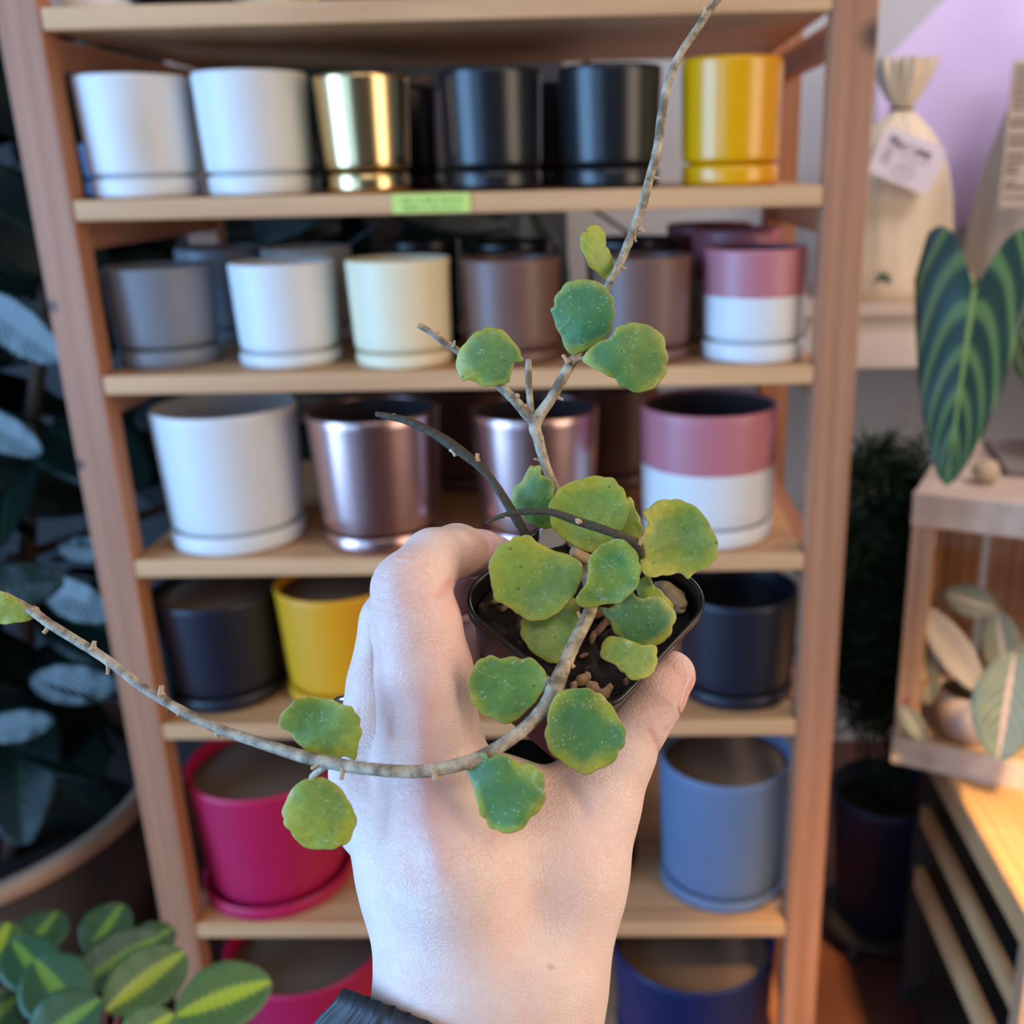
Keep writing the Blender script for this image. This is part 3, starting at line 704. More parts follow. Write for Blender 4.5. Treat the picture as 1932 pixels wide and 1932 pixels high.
def leaf(out, d, tx=0., ty=0., cup=1.0, wave=.6, yellow=.2, blue=.2, thick=.62, fold=0.):
    """out: outline in the photograph (petiole end first), d: depth in mm, tx/ty: slope of the blade, cup: curvature"""
    O = catmull(out, 6, True)
    # resample evenly
    seg = np.linalg.norm(np.roll(O, -1, 0)-O, axis=1); L = np.concatenate([[0], np.cumsum(seg)]); N = 132
    t = np.linspace(0, L[-1], N, endpoint=False); Oc = np.vstack([O, O[:1]])
    O = np.stack([np.interp(t, L, Oc[:, k]) for k in (0, 1)], 1)
    rs = np.random.RandomState(int(out[0][0]*7+out[0][1]))
    ctr = O.mean(0); nsc = max(7, int(L[-1]/34)); pp = rs.rand()*6.28
    for k in range(N):
        u = k/N; q = O[k]-ctr; q /= np.linalg.norm(q)
        amp = 4.6*min(1, 6*u, 6*(1-u))*(.6+.4*sin(u*19+pp))
        O[k] = O[k]+q*amp*(abs(sin(pi*nsc*u+.5*sin(u*25+pp)))-.65)
    mm = d/FPX; rad = np.linalg.norm(O-ctr, axis=1).mean()
    base = (np.array(out[0], float)-ctr); base /= np.linalg.norm(base)+1e-9
    p1, p2 = rs.rand(2)*6.28
    def depth(P, s, k):
        q = (P-ctr)/rad; ang = np.arctan2(q[1], q[0])
        cross = q[0]*-base[1]+q[1]*base[0]
        z = (tx*q[0]+ty*q[1])*rad*mm+cup*(q@q)*1.2-fold*abs(cross)*2
        return d+z+wave*s**3*(sin(4*ang+p1)*.6+sin(7*ang+p2)*.2)+.35*sin(3*q[0]+p1)*cos(2.4*q[1]+p2)
    R_ = [1, .985, .95, .88, .78, .64, .48, .32, .16]
    V = []; uv = []
    def add(P, s, k, o):
        z = depth(P, s, k)+o; V.append(((P[0]-PX)*z/FPX, -(P[1]-PY)*z/FPX, z)); uv.append((s, k/N))
    for s in R_:
        for k in range(N): add(ctr+(O[k]-ctr)*s, s, k, -thick/2*sqrt(max(0, 1-s**14)))
    add(ctr, 0, 0, -thick/2); cf = len(V)-1
    b0 = len(V)
    for s in R_[1:]:
        for k in range(N): add(ctr+(O[k]-ctr)*s, s, k, thick/2*sqrt(max(0, 1-s**14)))
    add(ctr, 0, 0, thick/2); cb = len(V)-1
    Fc = []; m = len(R_)
    for i in range(m-1):
        for k in range(N):
            k2 = (k+1) % N; Fc.append((i*N+k, i*N+k2, (i+1)*N+k2, (i+1)*N+k))
    for k in range(N): Fc.append(((m-1)*N+k, (m-1)*N+(k+1) % N, cf))
    for i in range(m-1):
        a = 0 if i == 0 else b0+(i-1)*N; c = b0+i*N
        for k in range(N): k2 = (k+1) % N; Fc.append((a+k2, a+k, c+k, c+k2))
    c = b0+(m-2)*N
    for k in range(N): Fc.append((c+(k+1) % N, c+k, cb))
    o = fix_normals(mesh('leaf', to_world(np.array(V)), Fc, M_LEAF, plant, world=True, uv=uv)); o.color = (yellow, blue, 0, 1)
    return o
leaf([(1157,532),(1148,530),(1140,526),(1125,515),(1110,500),(1103,480),(1095,466),(1093,450),(1098,440),(1108,436),(1106,430),(1120,424),(1135,428),(1142,440),(1143,455),(1150,475),(1157,490),(1158,510)], 289, .5, .1, 1, .5, .75, 0)
leaf([(1078,670),(1065,655),(1058,635),(1048,615),(1043,595),(1037,583),(1046,577),(1047,562),(1056,545),(1072,532),(1090,527),(1110,527),(1130,533),(1148,547),(1158,570),(1160,590),(1156,612),(1150,630),(1130,648),(1105,662),(1090,668)], 283, -.1, .25, .8, .4, .0, .55)
leaf([(1098,680),(1110,660),(1130,645),(1155,632),(1165,618),(1180,610),(1205,609),(1230,617),(1250,633),(1258,655),(1260,680),(1256,705),(1245,722),(1230,735),(1205,741),(1185,735),(1170,728),(1158,715),(1140,705),(1115,693)], 280, .1, .2, 1, .5, .1, .5)
leaf([(960,722),(940,727),(920,730),(900,725),(885,716),(875,718),(865,708),(860,690),(862,672),(870,655),(880,642),(892,632),(905,622),(925,617),(945,621),(962,635),(975,652),(984,668),(987,682),(972,686),(966,700),(962,715)], 282, 0, .15, 1.2, .5, .3, .35)
leaf([(1042,995),(1022,997),(1000,987),(985,975),(970,960),(966,940),(968,920),(985,905),(997,885),(1003,877),(1020,880),(1022,895),(1040,905),(1047,925),(1043,950),(1042,980)], 281, -.2, .35, 1, .6, .1, .45)
leaf([(1185,938),(1195,945),(1200,965),(1208,980),(1212,1000),(1205,1020),(1190,1018),(1175,1005),(1172,970)], 281, .2, 0, 1, .5, .6, 0)
leaf([(1110,1042),(1075,1025),(1055,1010),(1040,990),(1035,965),(1040,945),(1052,925),(1070,912),(1100,902),(1125,898),(1150,900),(1170,915),(1182,935),(1190,960),(1184,985),(1172,1005),(1150,1025),(1130,1040)], 274, .0, .1, -.6, .5, .55, .1)
leaf([(1207,1050),(1210,1015),(1218,995),(1222,985),(1213,968),(1225,955),(1245,945),(1270,941),(1295,947),(1318,960),(1333,980),(1345,1000),(1355,1030),(1350,1055),(1335,1072),(1310,1082),(1298,1093),(1285,1083),(1262,1085),(1235,1089),(1215,1085)], 273, .1, -.25, -1.8, .7, .45, .2, fold=.5)
leaf([(1200,1112),(1210,1092),(1222,1085),(1230,1095),(1235,1105),(1250,1118),(1262,1130),(1272,1148),(1240,1142),(1210,1130)], 272, .2, .1, 1, .4, .6, 0)
leaf([(1126,1143),(1140,1150),(1170,1135),(1190,1115),(1200,1125),(1215,1128),(1235,1122),(1255,1130),(1270,1145),(1275,1162),(1270,1185),(1260,1205),(1240,1217),(1210,1225),(1185,1215),(1165,1202),(1155,1185),(1150,1172),(1138,1160)], 267, .1, .1, 1.2, .3, .05, .75)
leaf([(1090,1130),(1095,1140),(1092,1170),(1080,1210),(1065,1240),(1050,1253),(1030,1248),(1005,1232),(990,1215),(981,1190),(984,1170),(1000,1150),(1030,1135),(1060,1125)], 269, 0, -.4, .8, .4, .25, .1)
leaf([(1150,1200),(1180,1205),(1210,1216),(1238,1220),(1240,1250),(1230,1272),(1200,1285),(1175,1270),(1160,1255),(1140,1245),(1132,1235),(1136,1215)], 261, .1, -.4, .8, .6, .55, 0)
leaf([(1100,1075),(1095,1100),(1082,1125),(1062,1148),(1045,1162),(1020,1172),(995,1170),(975,1160),(965,1148),(945,1140),(932,1130),(927,1105),(922,1075),(924,1055),(935,1037),(948,1025),(962,1020),(975,1011),(1000,1011),(1018,1025),(1045,1038),(1075,1047),(1095,1060)], 264, .1, .05, -.5, .6, .45, .1)
leaf([(1122,1146),(1105,1147),(1090,1142),(1085,1132),(1095,1115),(1107,1098),(1108,1075),(1112,1055),(1125,1035),(1140,1025),(1160,1017),(1180,1020),(1195,1035),(1208,1060),(1209,1085),(1203,1105),(1190,1122),(1180,1130),(1165,1140),(1142,1140)], 262, -.2, .5, -1.4, .6, .1, .25)
leaf([(1032,1280),(1028,1298),(1015,1320),(1000,1335),(985,1350),(968,1363),(950,1365),(925,1355),(905,1343),(890,1325),(885,1300),(884,1280),(893,1260),(908,1242),(925,1237),(950,1242),(968,1238),(985,1243),(1000,1240),(1015,1250),(1028,1266)], 250, .1, .15, -.8, .6, .2, .3)
leaf([(1055,1305),(1042,1322),(1034,1345),(1032,1365),(1028,1390),(1032,1408),(1050,1430),(1075,1448),(1100,1462),(1115,1460),(1125,1452),(1150,1445),(1165,1425),(1180,1400),(1180,1375),(1165,1350),(1150,1325),(1130,1308),(1105,1298),(1080,1299)], 246, .1, .1, -.8, .6, .12, .4)
leaf([(878,1450),(880,1435),(900,1425),(915,1420),(918,1430),(940,1424),(960,1425),(975,1438),(1000,1440),(1020,1452),(1028,1475),(1029,1500),(1022,1525),(1000,1545),(985,1565),(960,1572),(930,1565),(915,1548),(903,1530),(898,1508),(890,1480)], 240, -.1, .15, .6, .6, .15, .45)
leaf([(635,1434),(612,1432),(590,1425),(570,1412),(555,1395),(545,1380),(527,1372),(530,1350),(545,1330),(565,1318),(585,1314),(605,1318),(630,1320),(648,1330),(665,1335),(678,1355),(682,1380),(676,1410),(670,1434),(650,1427)], 246, 0, .3, -.5, .6, .15, .35)
leaf([(595,1466),(612,1467),(635,1480),(655,1505),(672,1540),(670,1565),(655,1590),(630,1602),(600,1603),(575,1600),(560,1585),(545,1568),(533,1545),(535,1520),(550,1490),(570,1472)], 247, .1, 0, .4, .4, .5, .05)
leaf([(65,1166),(40,1175),(10,1178),(-20,1172),(-35,1150),(-20,1115),(10,1118),(35,1132),(55,1150)], 272, .0, .3, .5, .3, .95, 0)

# stems
m_stem, nt, b = newmat('grey tan bark')
tc = nd(nt, 'TexCoord').outputs['Object']
n1 = nd(nt, 'TexNoise', {'Vector': tc, 'Scale': 260, 'Detail': 4}).outputs[0]; n2 = nd(nt, 'TexNoise', {'Vector': tc, 'Scale': 900, 'Detail': 2}).outputs[0]
c = mix(nt, ramp(nt, n1, [(.35, (0, 0, 0)), (.65, (1, 1, 1))]), srgb(196, 182, 156), srgb(112, 98, 78)); c = mix(nt, ramp(nt, n2, [(.62, (0, 0, 0)), (.72, (.6, .6, .6))]), c, srgb(96, 84, 70))
nt.links.new(c, b.inputs['Base Color']); b.inputs['Roughness'].default_value = .7
bp = nd(nt, 'Bump', {'Height': n1, 'Strength': .5, 'Distance': .0006}); nt.links.new(bp.outputs[0], b.inputs['Normal'])
M_DARKSTEM = plain('dark green brown stem', srgb(72, 66, 52), .75, 0, .4, .3, 500, .4)
def stem(pts, mat=None, knots=.06):
    """pts: (x, y, depth mm, width px)"""
    P = catmull(pts, 7); N = len(P)
    X = np.stack([(P[:, 0]-PX)*P[:, 2]/FPX, -(P[:, 1]-PY)*P[:, 2]/FPX, P[:, 2]], 1)
    R_ = P[:, 3]*P[:, 2]/FPX/2
    R_ = R_*(1+knots*np.array([mnoise.noise(Vector((i*.9, pts[0][0], 0))) for i in range(N)])*1.6)
    V, Fc = tube(to_world(X), R_/1000, 12)
    return mesh('stem', V, Fc, mat or m_stem, plant, world=True)
def spur(par, x, y, d, dx, dy, L, wd, mat=None):
    """short woody spur growing from x, y towards x+dx, y+dy"""
    wd = wd*1.35
    q = np.array([(x, y, d, wd*1.25), (x+dx*.3, y+dy*.3, d-.2, wd*.72), (x+dx*.75, y+dy*.75, d-.4, wd*.55), (x+dx, y+dy, d-.4, wd*.62), (x+dx*1.08, y+dy*1.08, d-.4, wd*.2)], float)
    X = np.stack([(q[:, 0]-PX)*q[:, 2]/FPX, -(q[:, 1]-PY)*q[:, 2]/FPX, q[:, 2]], 1)
    V, Fc = tube(to_world(X), q[:, 3]*q[:, 2]/FPX/2/1000, 8)
    return mesh('spur', V, Fc, mat or M_SPUR, par, world=True)
M_SPUR = plain('tan spur', srgb(190, 160, 126), .8, 0, .3, .2, 400)
s1 = stem([(1150,532,290,13),(1163,510,291,15),(1185,460,292,17),(1208,400,293,18),(1222,350,294,17),(1240,280,295,17),(1248,220,296,17),(1262,150,297,16),(1285,100,298,15),(1313,58,299,15),(1338,20,300,14),(1365,-14,301,13)])
for a in ((1208,432,292,8,6,0,8),(1172,505,291,10,2,0,6),(1205,395,293,14,4,0,7),(1246,222,296,-6,-2,0,9),(1232,335,294,12,2,0,7),(1330,28,299,0,-18,0,7),(1196,446,292,4,10,0,6),(1284,98,298,6,-4,0,6)): spur(s1, *a)
s2 = stem([(1150,532,292,13),(1120,600,294,14),(1090,665,289,16),(1076,688,285,20),(1066,705,284,20),(1040,752,284,20),(1010,797,284,24),(1016,830,284,21),(1030,880,283,18),(1048,922,283,17),(1066,980,281,18),(1090,1040,279,20),(1105,1085,282,20)])
for a in ((1052,750,284,10,4,0,7),(1022,868,284,-14,-2,0,6),(1080,680,283,22,-4,0,12),(1072,684,282,-10,-14,0,9)): spur(s2, *a)
s3 = stem([(1010,797,284,24),(992,780,284,20),(972,756,284,19),(950,735,285,18),(920,706,289,16),(862,661,288,14),(830,640,286,13),(808,624,286,12),(789,613,286,10)])
for a in ((968,756,284,10,-12,0,12),(982,772,284,12,-8,0,10),(856,655,286,2,-12,0,6),(822,632,286,6,-6,0,6),(795,616,286,-6,-4,0,9)): spur(s3, *a)
s4 = stem([(1006,795,284,18),(1001,765,284,14),(998,730,284,13),(997,700,284,13),(997,678,284,12)])
for a in ((999,770,284,-10,-4,0,6),(996,705,284,-8,-4,0,6)): spur(s4, *a)
s5 = stem([(710,781,284,10),(735,786,283,13),(768,794,282,15),(812,814,281,17),(853,840,280,21),(898,874,279,17),(925,902,279,16),(948,935,279,17),(970,972,279,18),(990,1006,280,18),(1010,1050,282,18),(1050,1110,288,16)], M_DARKSTEM)
for a in ((899,868,279,2,-12,0,10),(856,848,280,4,12,0,12),(742,787,283,6,4,0,10)): spur(s5, *a)
s6 = stem([(916,988,266,6),(930,980,266,7),(952,972,266,10),(985,966,266,12),(1038,966,266,14),(1092,984,266,17),(1150,1003,266,17),(1190,1020,267,18),(1205,1032,268,20),(1207,1062,271,18),(1190,1110,278,16)], M_DARKSTEM)
for a in ((1091,984,265,-2,4,0,10),(1205,1026,267,8,-12,0,9),(952,972,266,6,8,0,6)): spur(s6, *a)
s7 = stem([(1105,1085,282,20),(1116,1135,270,24),(1108,1165,265,26),(1085,1210,259,26),(1062,1262,253,28),(1047,1296,249.5,33),(1032,1326,248,27),(1003,1362,246,25),(960,1397,243,25),(905,1429,241,26),(845,1448,239,26),(780,1456,238.5,25),(710,1452,239,24),(660,1446,241,24),(618,1438,243,24),(560,1424,246,23),(480,1398,251,21),(410,1374,255,19),(335,1337,259,19),(262,1291,263,18),(200,1244,267,18),(140,1206,270,18),(95,1178,272,18),(62,1154,273,17),(10,1122,275,12)])
for a in ((1072,1245,254,10,14,0,12),(1096,1165,265,-6,-10,0,8),(818,1452,238,4,20,0,14),(648,1448,241,-4,22,0,12),(412,1376,255,-2,14,0,14),(414,1384,255,-10,0,0,8),(303,1312,261,2,-18,0,13),(205,1252,266,-2,20,0,9),(176,1224,268,2,-14,0,11),(95,1180,272,-12,14,0,11),(64,1152,273,2,-4,0,14),(340,1338,258,-4,12,0,8),(604,1440,243,-16,10,0,9)): spur(s7, *a)
stem([(630,1440,243,12),(606,1452,245,13),(590,1464,246,12),(588,1472,246,9)])
stem([(1046,1300,249,20),(1056,1312,248,16),(1062,1330,247,11)])
stem([(1040,1290,249,14),(1030,1280,250,12),(1015,1275,250,8)])
sc_ = stem([(1081,1040,270,19),(1095,1048,272,21),(1120,1060,276,20),(1140,1070,280,16)], M_SPUR)
stem([(905,1428,241,14),(892,1440,241,12),(885,1452,240,10)])

# ------------------------------------------------------------------ helpers for the plants in the shop
def blade(L, Wd, shape='oval', droop=.25, fold=.12, nu=18, nv=8, thick=.0008, sinus=0.0):
    """leaf blade along +x from its base at the origin, normal +z; uv = along, across"""
    V = []; uv = []; Fc = []
    def width(u):
        if shape == 'oval': return sin(pi*min(1, u*.96+.02))**.62
        if shape == 'lance': return (sin(pi*u**.75))**.9*1.0+.0
        return max(0., (1-u)**.62*(min(1, .80+u*1.5)))            # heart: broad at the base, long point
    for side in (1, -1):
        for i in range(nu+1):
            u = i/nu
            for j in range(nv+1):
                v = j/nv*2-1; wv = width(u)*Wd/2
                x = u*L-sinus*sin(pi*.66*abs(v))*L*(1-u)**3
                z = -droop*L*u*u+fold*abs(v)*wv*2-.0*v*v+.006*L*sin(u*22)*abs(v)
                V.append((x, v*wv, z+side*thick/2)); uv.append((u, (v+1)/2))
    n = (nu+1)*(nv+1)
    for i in range(nu):
        for j in range(nv):
            a = i*(nv+1)+j; q = (a, a+nv+1, a+nv+2, a+1); Fc += [q, tuple(n+k for k in q[::-1])]
    for i in range(nu):
        for j, fl in ((0, 0), (nv, 1)):
            a = i*(nv+1)+j; q = (a, a+n, a+nv+1+n, a+nv+1); Fc.append(q if not fl else q[::-1])
    return V, Fc, uv
def frame(p, d, nrm):
    X = np.array(d, float); X /= np.linalg.norm(X); Z = np.array(nrm, float); Z -= X*(Z@X); Z /= np.linalg.norm(Z); Y = np.cross(Z, X)
    return Matrix(((X[0], Y[0], Z[0], p[0]), (X[1], Y[1], Z[1], p[1]), (X[2], Y[2], Z[2], p[2]), (0, 0, 0, 1)))
def put(name, data, Mx, parent, sc=1.0):
    o = bpy.data.objects.new(name, data); COL.objects.link(o); o.parent = parent
    o.matrix_local = world_mat(parent).inverted() @ Mx @ Matrix.Scale(sc, 4)
    return o
def blade_data(name, *a, mat, **k):
    V, Fc, uv = blade(*a, **k); o = mesh(name, V, Fc, mat, uv=uv); d = o.data; bpy.data.objects.remove(o); return d
def vein_mat(name, dark, mid, mid_w, vein, nveins, rough, vein_w=.10, slope=.38, mid_fade=1.0, patch=None):
    m, nt, b = newmat(name)
    uv = nd(nt, 'UVMap').outputs[0]; sp = nd(nt, 'SeparateXYZ', {0: uv}); u, v = sp.outputs[0], sp.outputs[1]
    av = math_(nt, 'ABSOLUTE', math_(nt, 'MULTIPLY', math_(nt, 'SUBTRACT', v, .5), 2))
    n = nd(nt, 'TexNoise', {'Vector': nd(nt, 'TexCoord').outputs['Object'], 'Scale': 40, 'Detail': 3}).outputs[0]
    c = mix(nt, n, dark, [x*1.5 for x in dark])
    ph = math_(nt, 'FRACT', math_(nt, 'MULTIPLY', math_(nt, 'SUBTRACT', u, math_(nt, 'MULTIPLY', math_(nt, 'POWER', av, 1.25), slope)), nveins))
    ln = ramp(nt, math_(nt, 'ABSOLUTE', math_(nt, 'SUBTRACT', ph, .5)), [(vein_w*.4, (1, 1, 1)), (vein_w, (0, 0, 0))])
    c = mix(nt, ln, c, vein)
    jag = math_(nt, 'MULTIPLY', math_(nt, 'ABSOLUTE', math_(nt, 'SUBTRACT', ph, .5)), .75 if patch else .0)
    mm = ramp(nt, math_(nt, 'SUBTRACT', av, math_(nt, 'MULTIPLY', jag, mid_w*2)), [(mid_w*.55, (mid_fade,)*3), (mid_w, (0, 0, 0))])
    c = mix(nt, mm, c, mid)
    nt.links.new(c, b.inputs['Base Color']); b.inputs['Roughness'].default_value = rough
    if max(dark) < .02 and rough > .3: b.inputs['Specular IOR Level'].default_value = .3
    bp = nd(nt, 'Bump', {'Height': math_(nt, 'MULTIPLY', math_(nt, 'ABSOLUTE', math_(nt, 'SUBTRACT', ph, .5)), -1), 'Strength': .35, 'Distance': .002}); nt.links.new(bp.outputs[0], b.inputs['Normal'])
    return m
def wtube(name, P, r, mat, parent, n=8):
    V, Fc = tube(catmull(P, 6), r, n); return mesh(name, V, Fc, mat, parent, world=True)

# ------------------------------------------------------------------ big tree in a planter at the left
planter = empty('planter_tree', (-.95, .30, FLOOR), 'tall dark leaved indoor tree in a wide brown planter left of the shelf unit', 'plant')
M_PLANTER = plain('dark brown planter', srgb(62, 52, 48), .7, 0, .4, .15, 60); M_RIM = plain('tan planter rim', srgb(176, 142, 116), .7)
def at_loc(name, VF, mat, parent, loc):
    V, Fc = VF; return fix_normals(mesh(name, [(x+loc[0], y+loc[1], z+loc[2]) for x, y, z in V], Fc, mat, parent, world=True))
at_loc('planter_body', lathe([(.20, 0), (.25, .004), (.30, .2), (.335, .425), (.318, .425), (.31, .30), (.05, .30)], cap0=True), M_PLANTER, planter, (-.95, .30, FLOOR))
at_loc('planter_rim', lathe([(.335, .425), (.345, .432), (.345, .452), (.333, .456), (.314, .452), (.312, .43), (.318, .425)]), M_RIM, planter, (-.95, .30, FLOOR))
props(at_loc('soil', lathe([(.311, .30), (.2, .31), (.001, .315)]), m_soil, planter, (-.95, .30, FLOOR)), kind='stuff')
M_TRUNK = plain('brown trunk bark', srgb(92, 70, 56), .85, 0, .3, .25, 60, .5)
trunks = [[(-.93, .30, -1.09), (-.94, .30, -.7), (-.98, .36, -.2), (-.96, .42, .35), (-.9, .46, .8)],
          [(-.88, .32, -1.09), (-.80, .34, -.75), (-.74, .42, -.3), (-.66, .6, .2), (-.52, .78, .55)]]
for bpts in ([(-.80, .36, -.55), (-.55, .72, -.55), (-.25, .84, -.62), (-.05, .88, -.55)], [(-.72, .46, -.15), (-.5, .78, -.2), (-.25, .86, -.12), (-.02, .88, -.18)], [(-.62, .66, .25), (-.40, .82, .16), (-.15, .88, .2)]):
    wtube('branch', bpts, np.linspace(.009, .004, len(bpts)*6-5), M_TRUNK, planter, 8)
for t in trunks: wtube('trunk', t, np.linspace(.016, .008, 25), M_TRUNK, planter, 10)
M_DLEAF = vein_mat('dark glossy leaf', srgb(10, 24, 18), srgb(34, 54, 34), .05, srgb(13, 29, 22), 11, .42, .12)
D_DLEAF = blade_data('leaf', .27, .135, 'oval', .18, .10, mat=M_DLEAF)
tocam = lambda p: (CP-np.asarray(p))/np.linalg.norm(CP-np.asarray(p))
WIN = np.array([-2.3, -1.6, .3])
rsd = np.random.RandomState(11)
M_DLEAFG = vein_mat('wet looking dark leaf', srgb(12, 30, 26), srgb(34, 54, 34), .05, srgb(13, 29, 22), 11, .2, .12)
D_FLAT = blade_data('leaf', .27, .135, 'oval', .03, .03, mat=M_DLEAFG)
cnt = 0
def tleaf(p, d, nrm, sc=1.0, data=None):
    put('leaf', data or D_DLEAF, frame(p, d, nrm), planter, sc)
for t in trunks:
    T = catmull(t, 14)
    for i in range(10, len(T), 1):
        for _ in range(2 if t is trunks[0] else 2):
            p = T[i]; a = rsd.rand()*6.28; d = np.array([cos(a), sin(a), rsd.uniform(-.5, .45)]); d /= np.linalg.norm(d)
            q = p+d*rsd.uniform(.03, .07)
            tip = q+d*.27
            if tip[0] > -.50 and tip[1] < .56: continue
            if q[1] > 1.15 or tip[1] > 1.15: continue
            if tip[0] > -.12: continue
            tleaf(q, d, (rsd.uniform(-.6, .6), rsd.uniform(-.6, .6), 1), rsd.uniform(.75, 1.05))
# leaves that catch the window light, and a curtain of leaves behind the left half of the shelf unit
for x, y, Y, sc, sl in ((30, 615, .10, .5, 1), (8, 815, .12, .4, .9), (158, 1036, .16, .3, .95), (140, 1130, .12, .45, 1), (135, 1290, .2, .5, .8), (10, 1110, .02, .5, .5), (30, 1370, .0, .35, .8), (35, 170, .1, .8, 0), (30, 420, .16, .9, .1), (60, 900, .3, .9, .1), (110, 1480, .3, .8, .2)):
    p = atY(x, y, Y); h = tocam(p)+sl*(WIN-p)/np.linalg.norm(WIN-p)*1.0; a = rsd.uniform(-.7, .5)
    d = np.array([cos(a), .1, sin(a)-.3]); d -= h*(d@h)/(h@h); d /= np.linalg.norm(d)
    tleaf(p-d*.13*sc, d, h, sc, D_FLAT if sl >= .4 else None)
for k in range(80):
    p = np.array([rsd.uniform(-.78, .02), rsd.uniform(.66, 1.02), rsd.uniform(-.75, .30)])
    if p[0] > -.25 and rsd.rand() < .35: continue
    a = rsd.uniform(0, 6.28); d = np.array([cos(a), rsd.uniform(-.3, .3), sin(a)*.7-.3]); d /= np.linalg.norm(d)
    if (p+d*.27)[1] > 1.17 or (p+d*.27)[1] < .53: d[1] = 0
    tleaf(p, d, (rsd.uniform(-.5, .5), -1, rsd.uniform(.1, .9)), rsd.uniform(.8, 1.1))

# ------------------------------------------------------------------ prayer plant at the lower left
PP = np.array([-.30, -.46, -.80])
pp = empty('prayer_plant', tuple(PP-np.array([0, 0, .12])), 'prayer plant with lime feathered midribs at the lower left before the left post', 'plant')
at_loc('pot_body', lathe([(.06, 0), (.065, .004), (.082, .12), (.076, .12), (.07, .09), (.002, .09)], cap0=True), plain('terracotta', srgb(150, 66, 52), .8), pp, PP-np.array([0, 0, .12]))
props(at_loc('soil', lathe([(.0715, .098), (.03, .104), (.001, .106)]), m_soil, pp, PP-np.array([0, 0, .12])), kind='stuff')
M_PRAY = vein_mat('prayer plant leaf', srgb(58, 92, 46), srgb(160, 184, 52), .19, srgb(140, 164, 104), 12, .4, .06, .30, .95, patch=True)
M_PRAYD = vein_mat('prayer plant leaf dark', srgb(38, 70, 42), srgb(110, 148, 56), .16, srgb(88, 120, 78), 12, .4, .05, .30, .85, patch=True)
M_PETI = plain('reddish leaf stalk', srgb(150, 70, 60), .6)
for k, (x0, y0, d0, x1, y1, d1, wd, mt) in enumerate((
        (200, 1908, .80, 352, 1800, .86, .054, 0), (332, 1918, .79, 512, 1858, .82, .056, 0), (140, 1862, .86, 310, 1768, .92, .052, 1),
        (150, 1925, .78, 62, 1812, .80, .052, 1), (40, 1815, .88, 112, 1718, .94, .046, 1), (168, 1800, .95, 235, 1706, 1.0, .046, 1),
        (-40, 1860, .84, 22, 1740, .90, .05, 0), (250, 1800, .93, 330, 1752, .97, .036, 1), (60, 1980, .74, 190, 1890, .76, .05, 1),
        (240, 1990, .74, 330, 1915, .77, .045, 0), (-60, 1960, .76, 40, 1880, .8, .05, 1), (95, 1870, .83, 20, 1775, .87, .045, 1))):
    a, c = cam(x0, y0, d0), cam(x1, y1, d1); L = np.linalg.norm(c-a)
    d = c-a; nrm = tocam((a+c)/2)+np.array([0, 0, .55])+rsd.uniform(-.2, .2, 3)
    dat = blade_data('leaf', L, wd, 'oval', .12, .06, mat=(M_PRAYD if mt else M_PRAY), nu=22, nv=10)
    put('leaf', dat, frame(a, d/L+np.array([0, 0, .10]), nrm), pp)
    wtube('leaf_stalk', [PP+np.array([rsd.uniform(-.03, .03), rsd.uniform(-.03, .03), -.02]), (PP+a)/2+np.array([0, 0, .015]), a], .0016, M_PETI, pp, 6)
st = empty('plant_stool', (PP[0], PP[1], FLOOR), 'small wooden stool under the prayer plant at the lower left', 'stool')
zt = PP[2]-.1205
at_loc('seat', lathe([(.001, 0), (.12, 0), (.124, .004), (.124, .02), (.12, .024), (.001, .024)]), W_RUNG, st, (PP[0], PP[1], zt-.024))
for k in range(3):
    a = 2*pi*k/3+.4; wtube('leg', [(PP[0]+.08*cos(a), PP[1]+.08*sin(a), zt-.024), (PP[0]+.11*cos(a), PP[1]+.11*sin(a), FLOOR+.001)], .011, W_RUNG, st)

# ------------------------------------------------------------------ fern in a navy pot on a rolling caddy, right of the shelf unit
cx, cy = .685, .475
cad = empty('plant_caddy', (cx, cy, FLOOR), 'black rolling caddy under the navy floor pot at the right', 'caddy')
M_BLK = plain('black plastic', (.012, .012, .013), .5)
at_loc('platform', lathe([(.001, .045), (.105, .045), (.108, .048), (.108, .060), (.105, .063), (.001, .063)]), M_BLK, cad, (cx, cy, FLOOR))
for k in range(4):
    a = pi/4+k*pi/2; X, Y = cx+.082*cos(a), cy+.082*sin(a)
    V, Fc = tube([(X-.009, Y, FLOOR+.0205), (X+.009, Y, FLOOR+.0205)], .02, 16); wh = fix_normals(mesh('wheel', V, Fc, M_BLK, cad, world=True))
    box('wheel_fork', X-.012, X+.012, Y-.008, Y+.008, FLOOR+.034, FLOOR+.046, M_BLK, cad, .001, True)
fern = empty('potted_fern', (cx, cy, FLOOR+.0635), 'tall dark feathery plant in a navy pot standing on the black caddy', 'plant')
at_loc('pot_body', lathe([(.075, 0), (.08, .004), (.098, .26), (.102, .262), (.102, .275), (.096, .276), (.092, .22), (.002, .22)], cap0=True), plain('navy floor pot glaze', srgb(14, 26, 56), .5), fern, (cx, cy, FLOOR+.0635))
props(at_loc('soil', lathe([(.0935, .235), (.04, .24), (.001, .242)]), m_soil, fern, (cx, cy, FLOOR+.0635)), kind='stuff')
M_FERN = plain('dark needle foliage', srgb(30, 50, 28), .6, 0, .3, .5, 40)
V = []; Fc = []; fz = FLOOR+.0635+.24
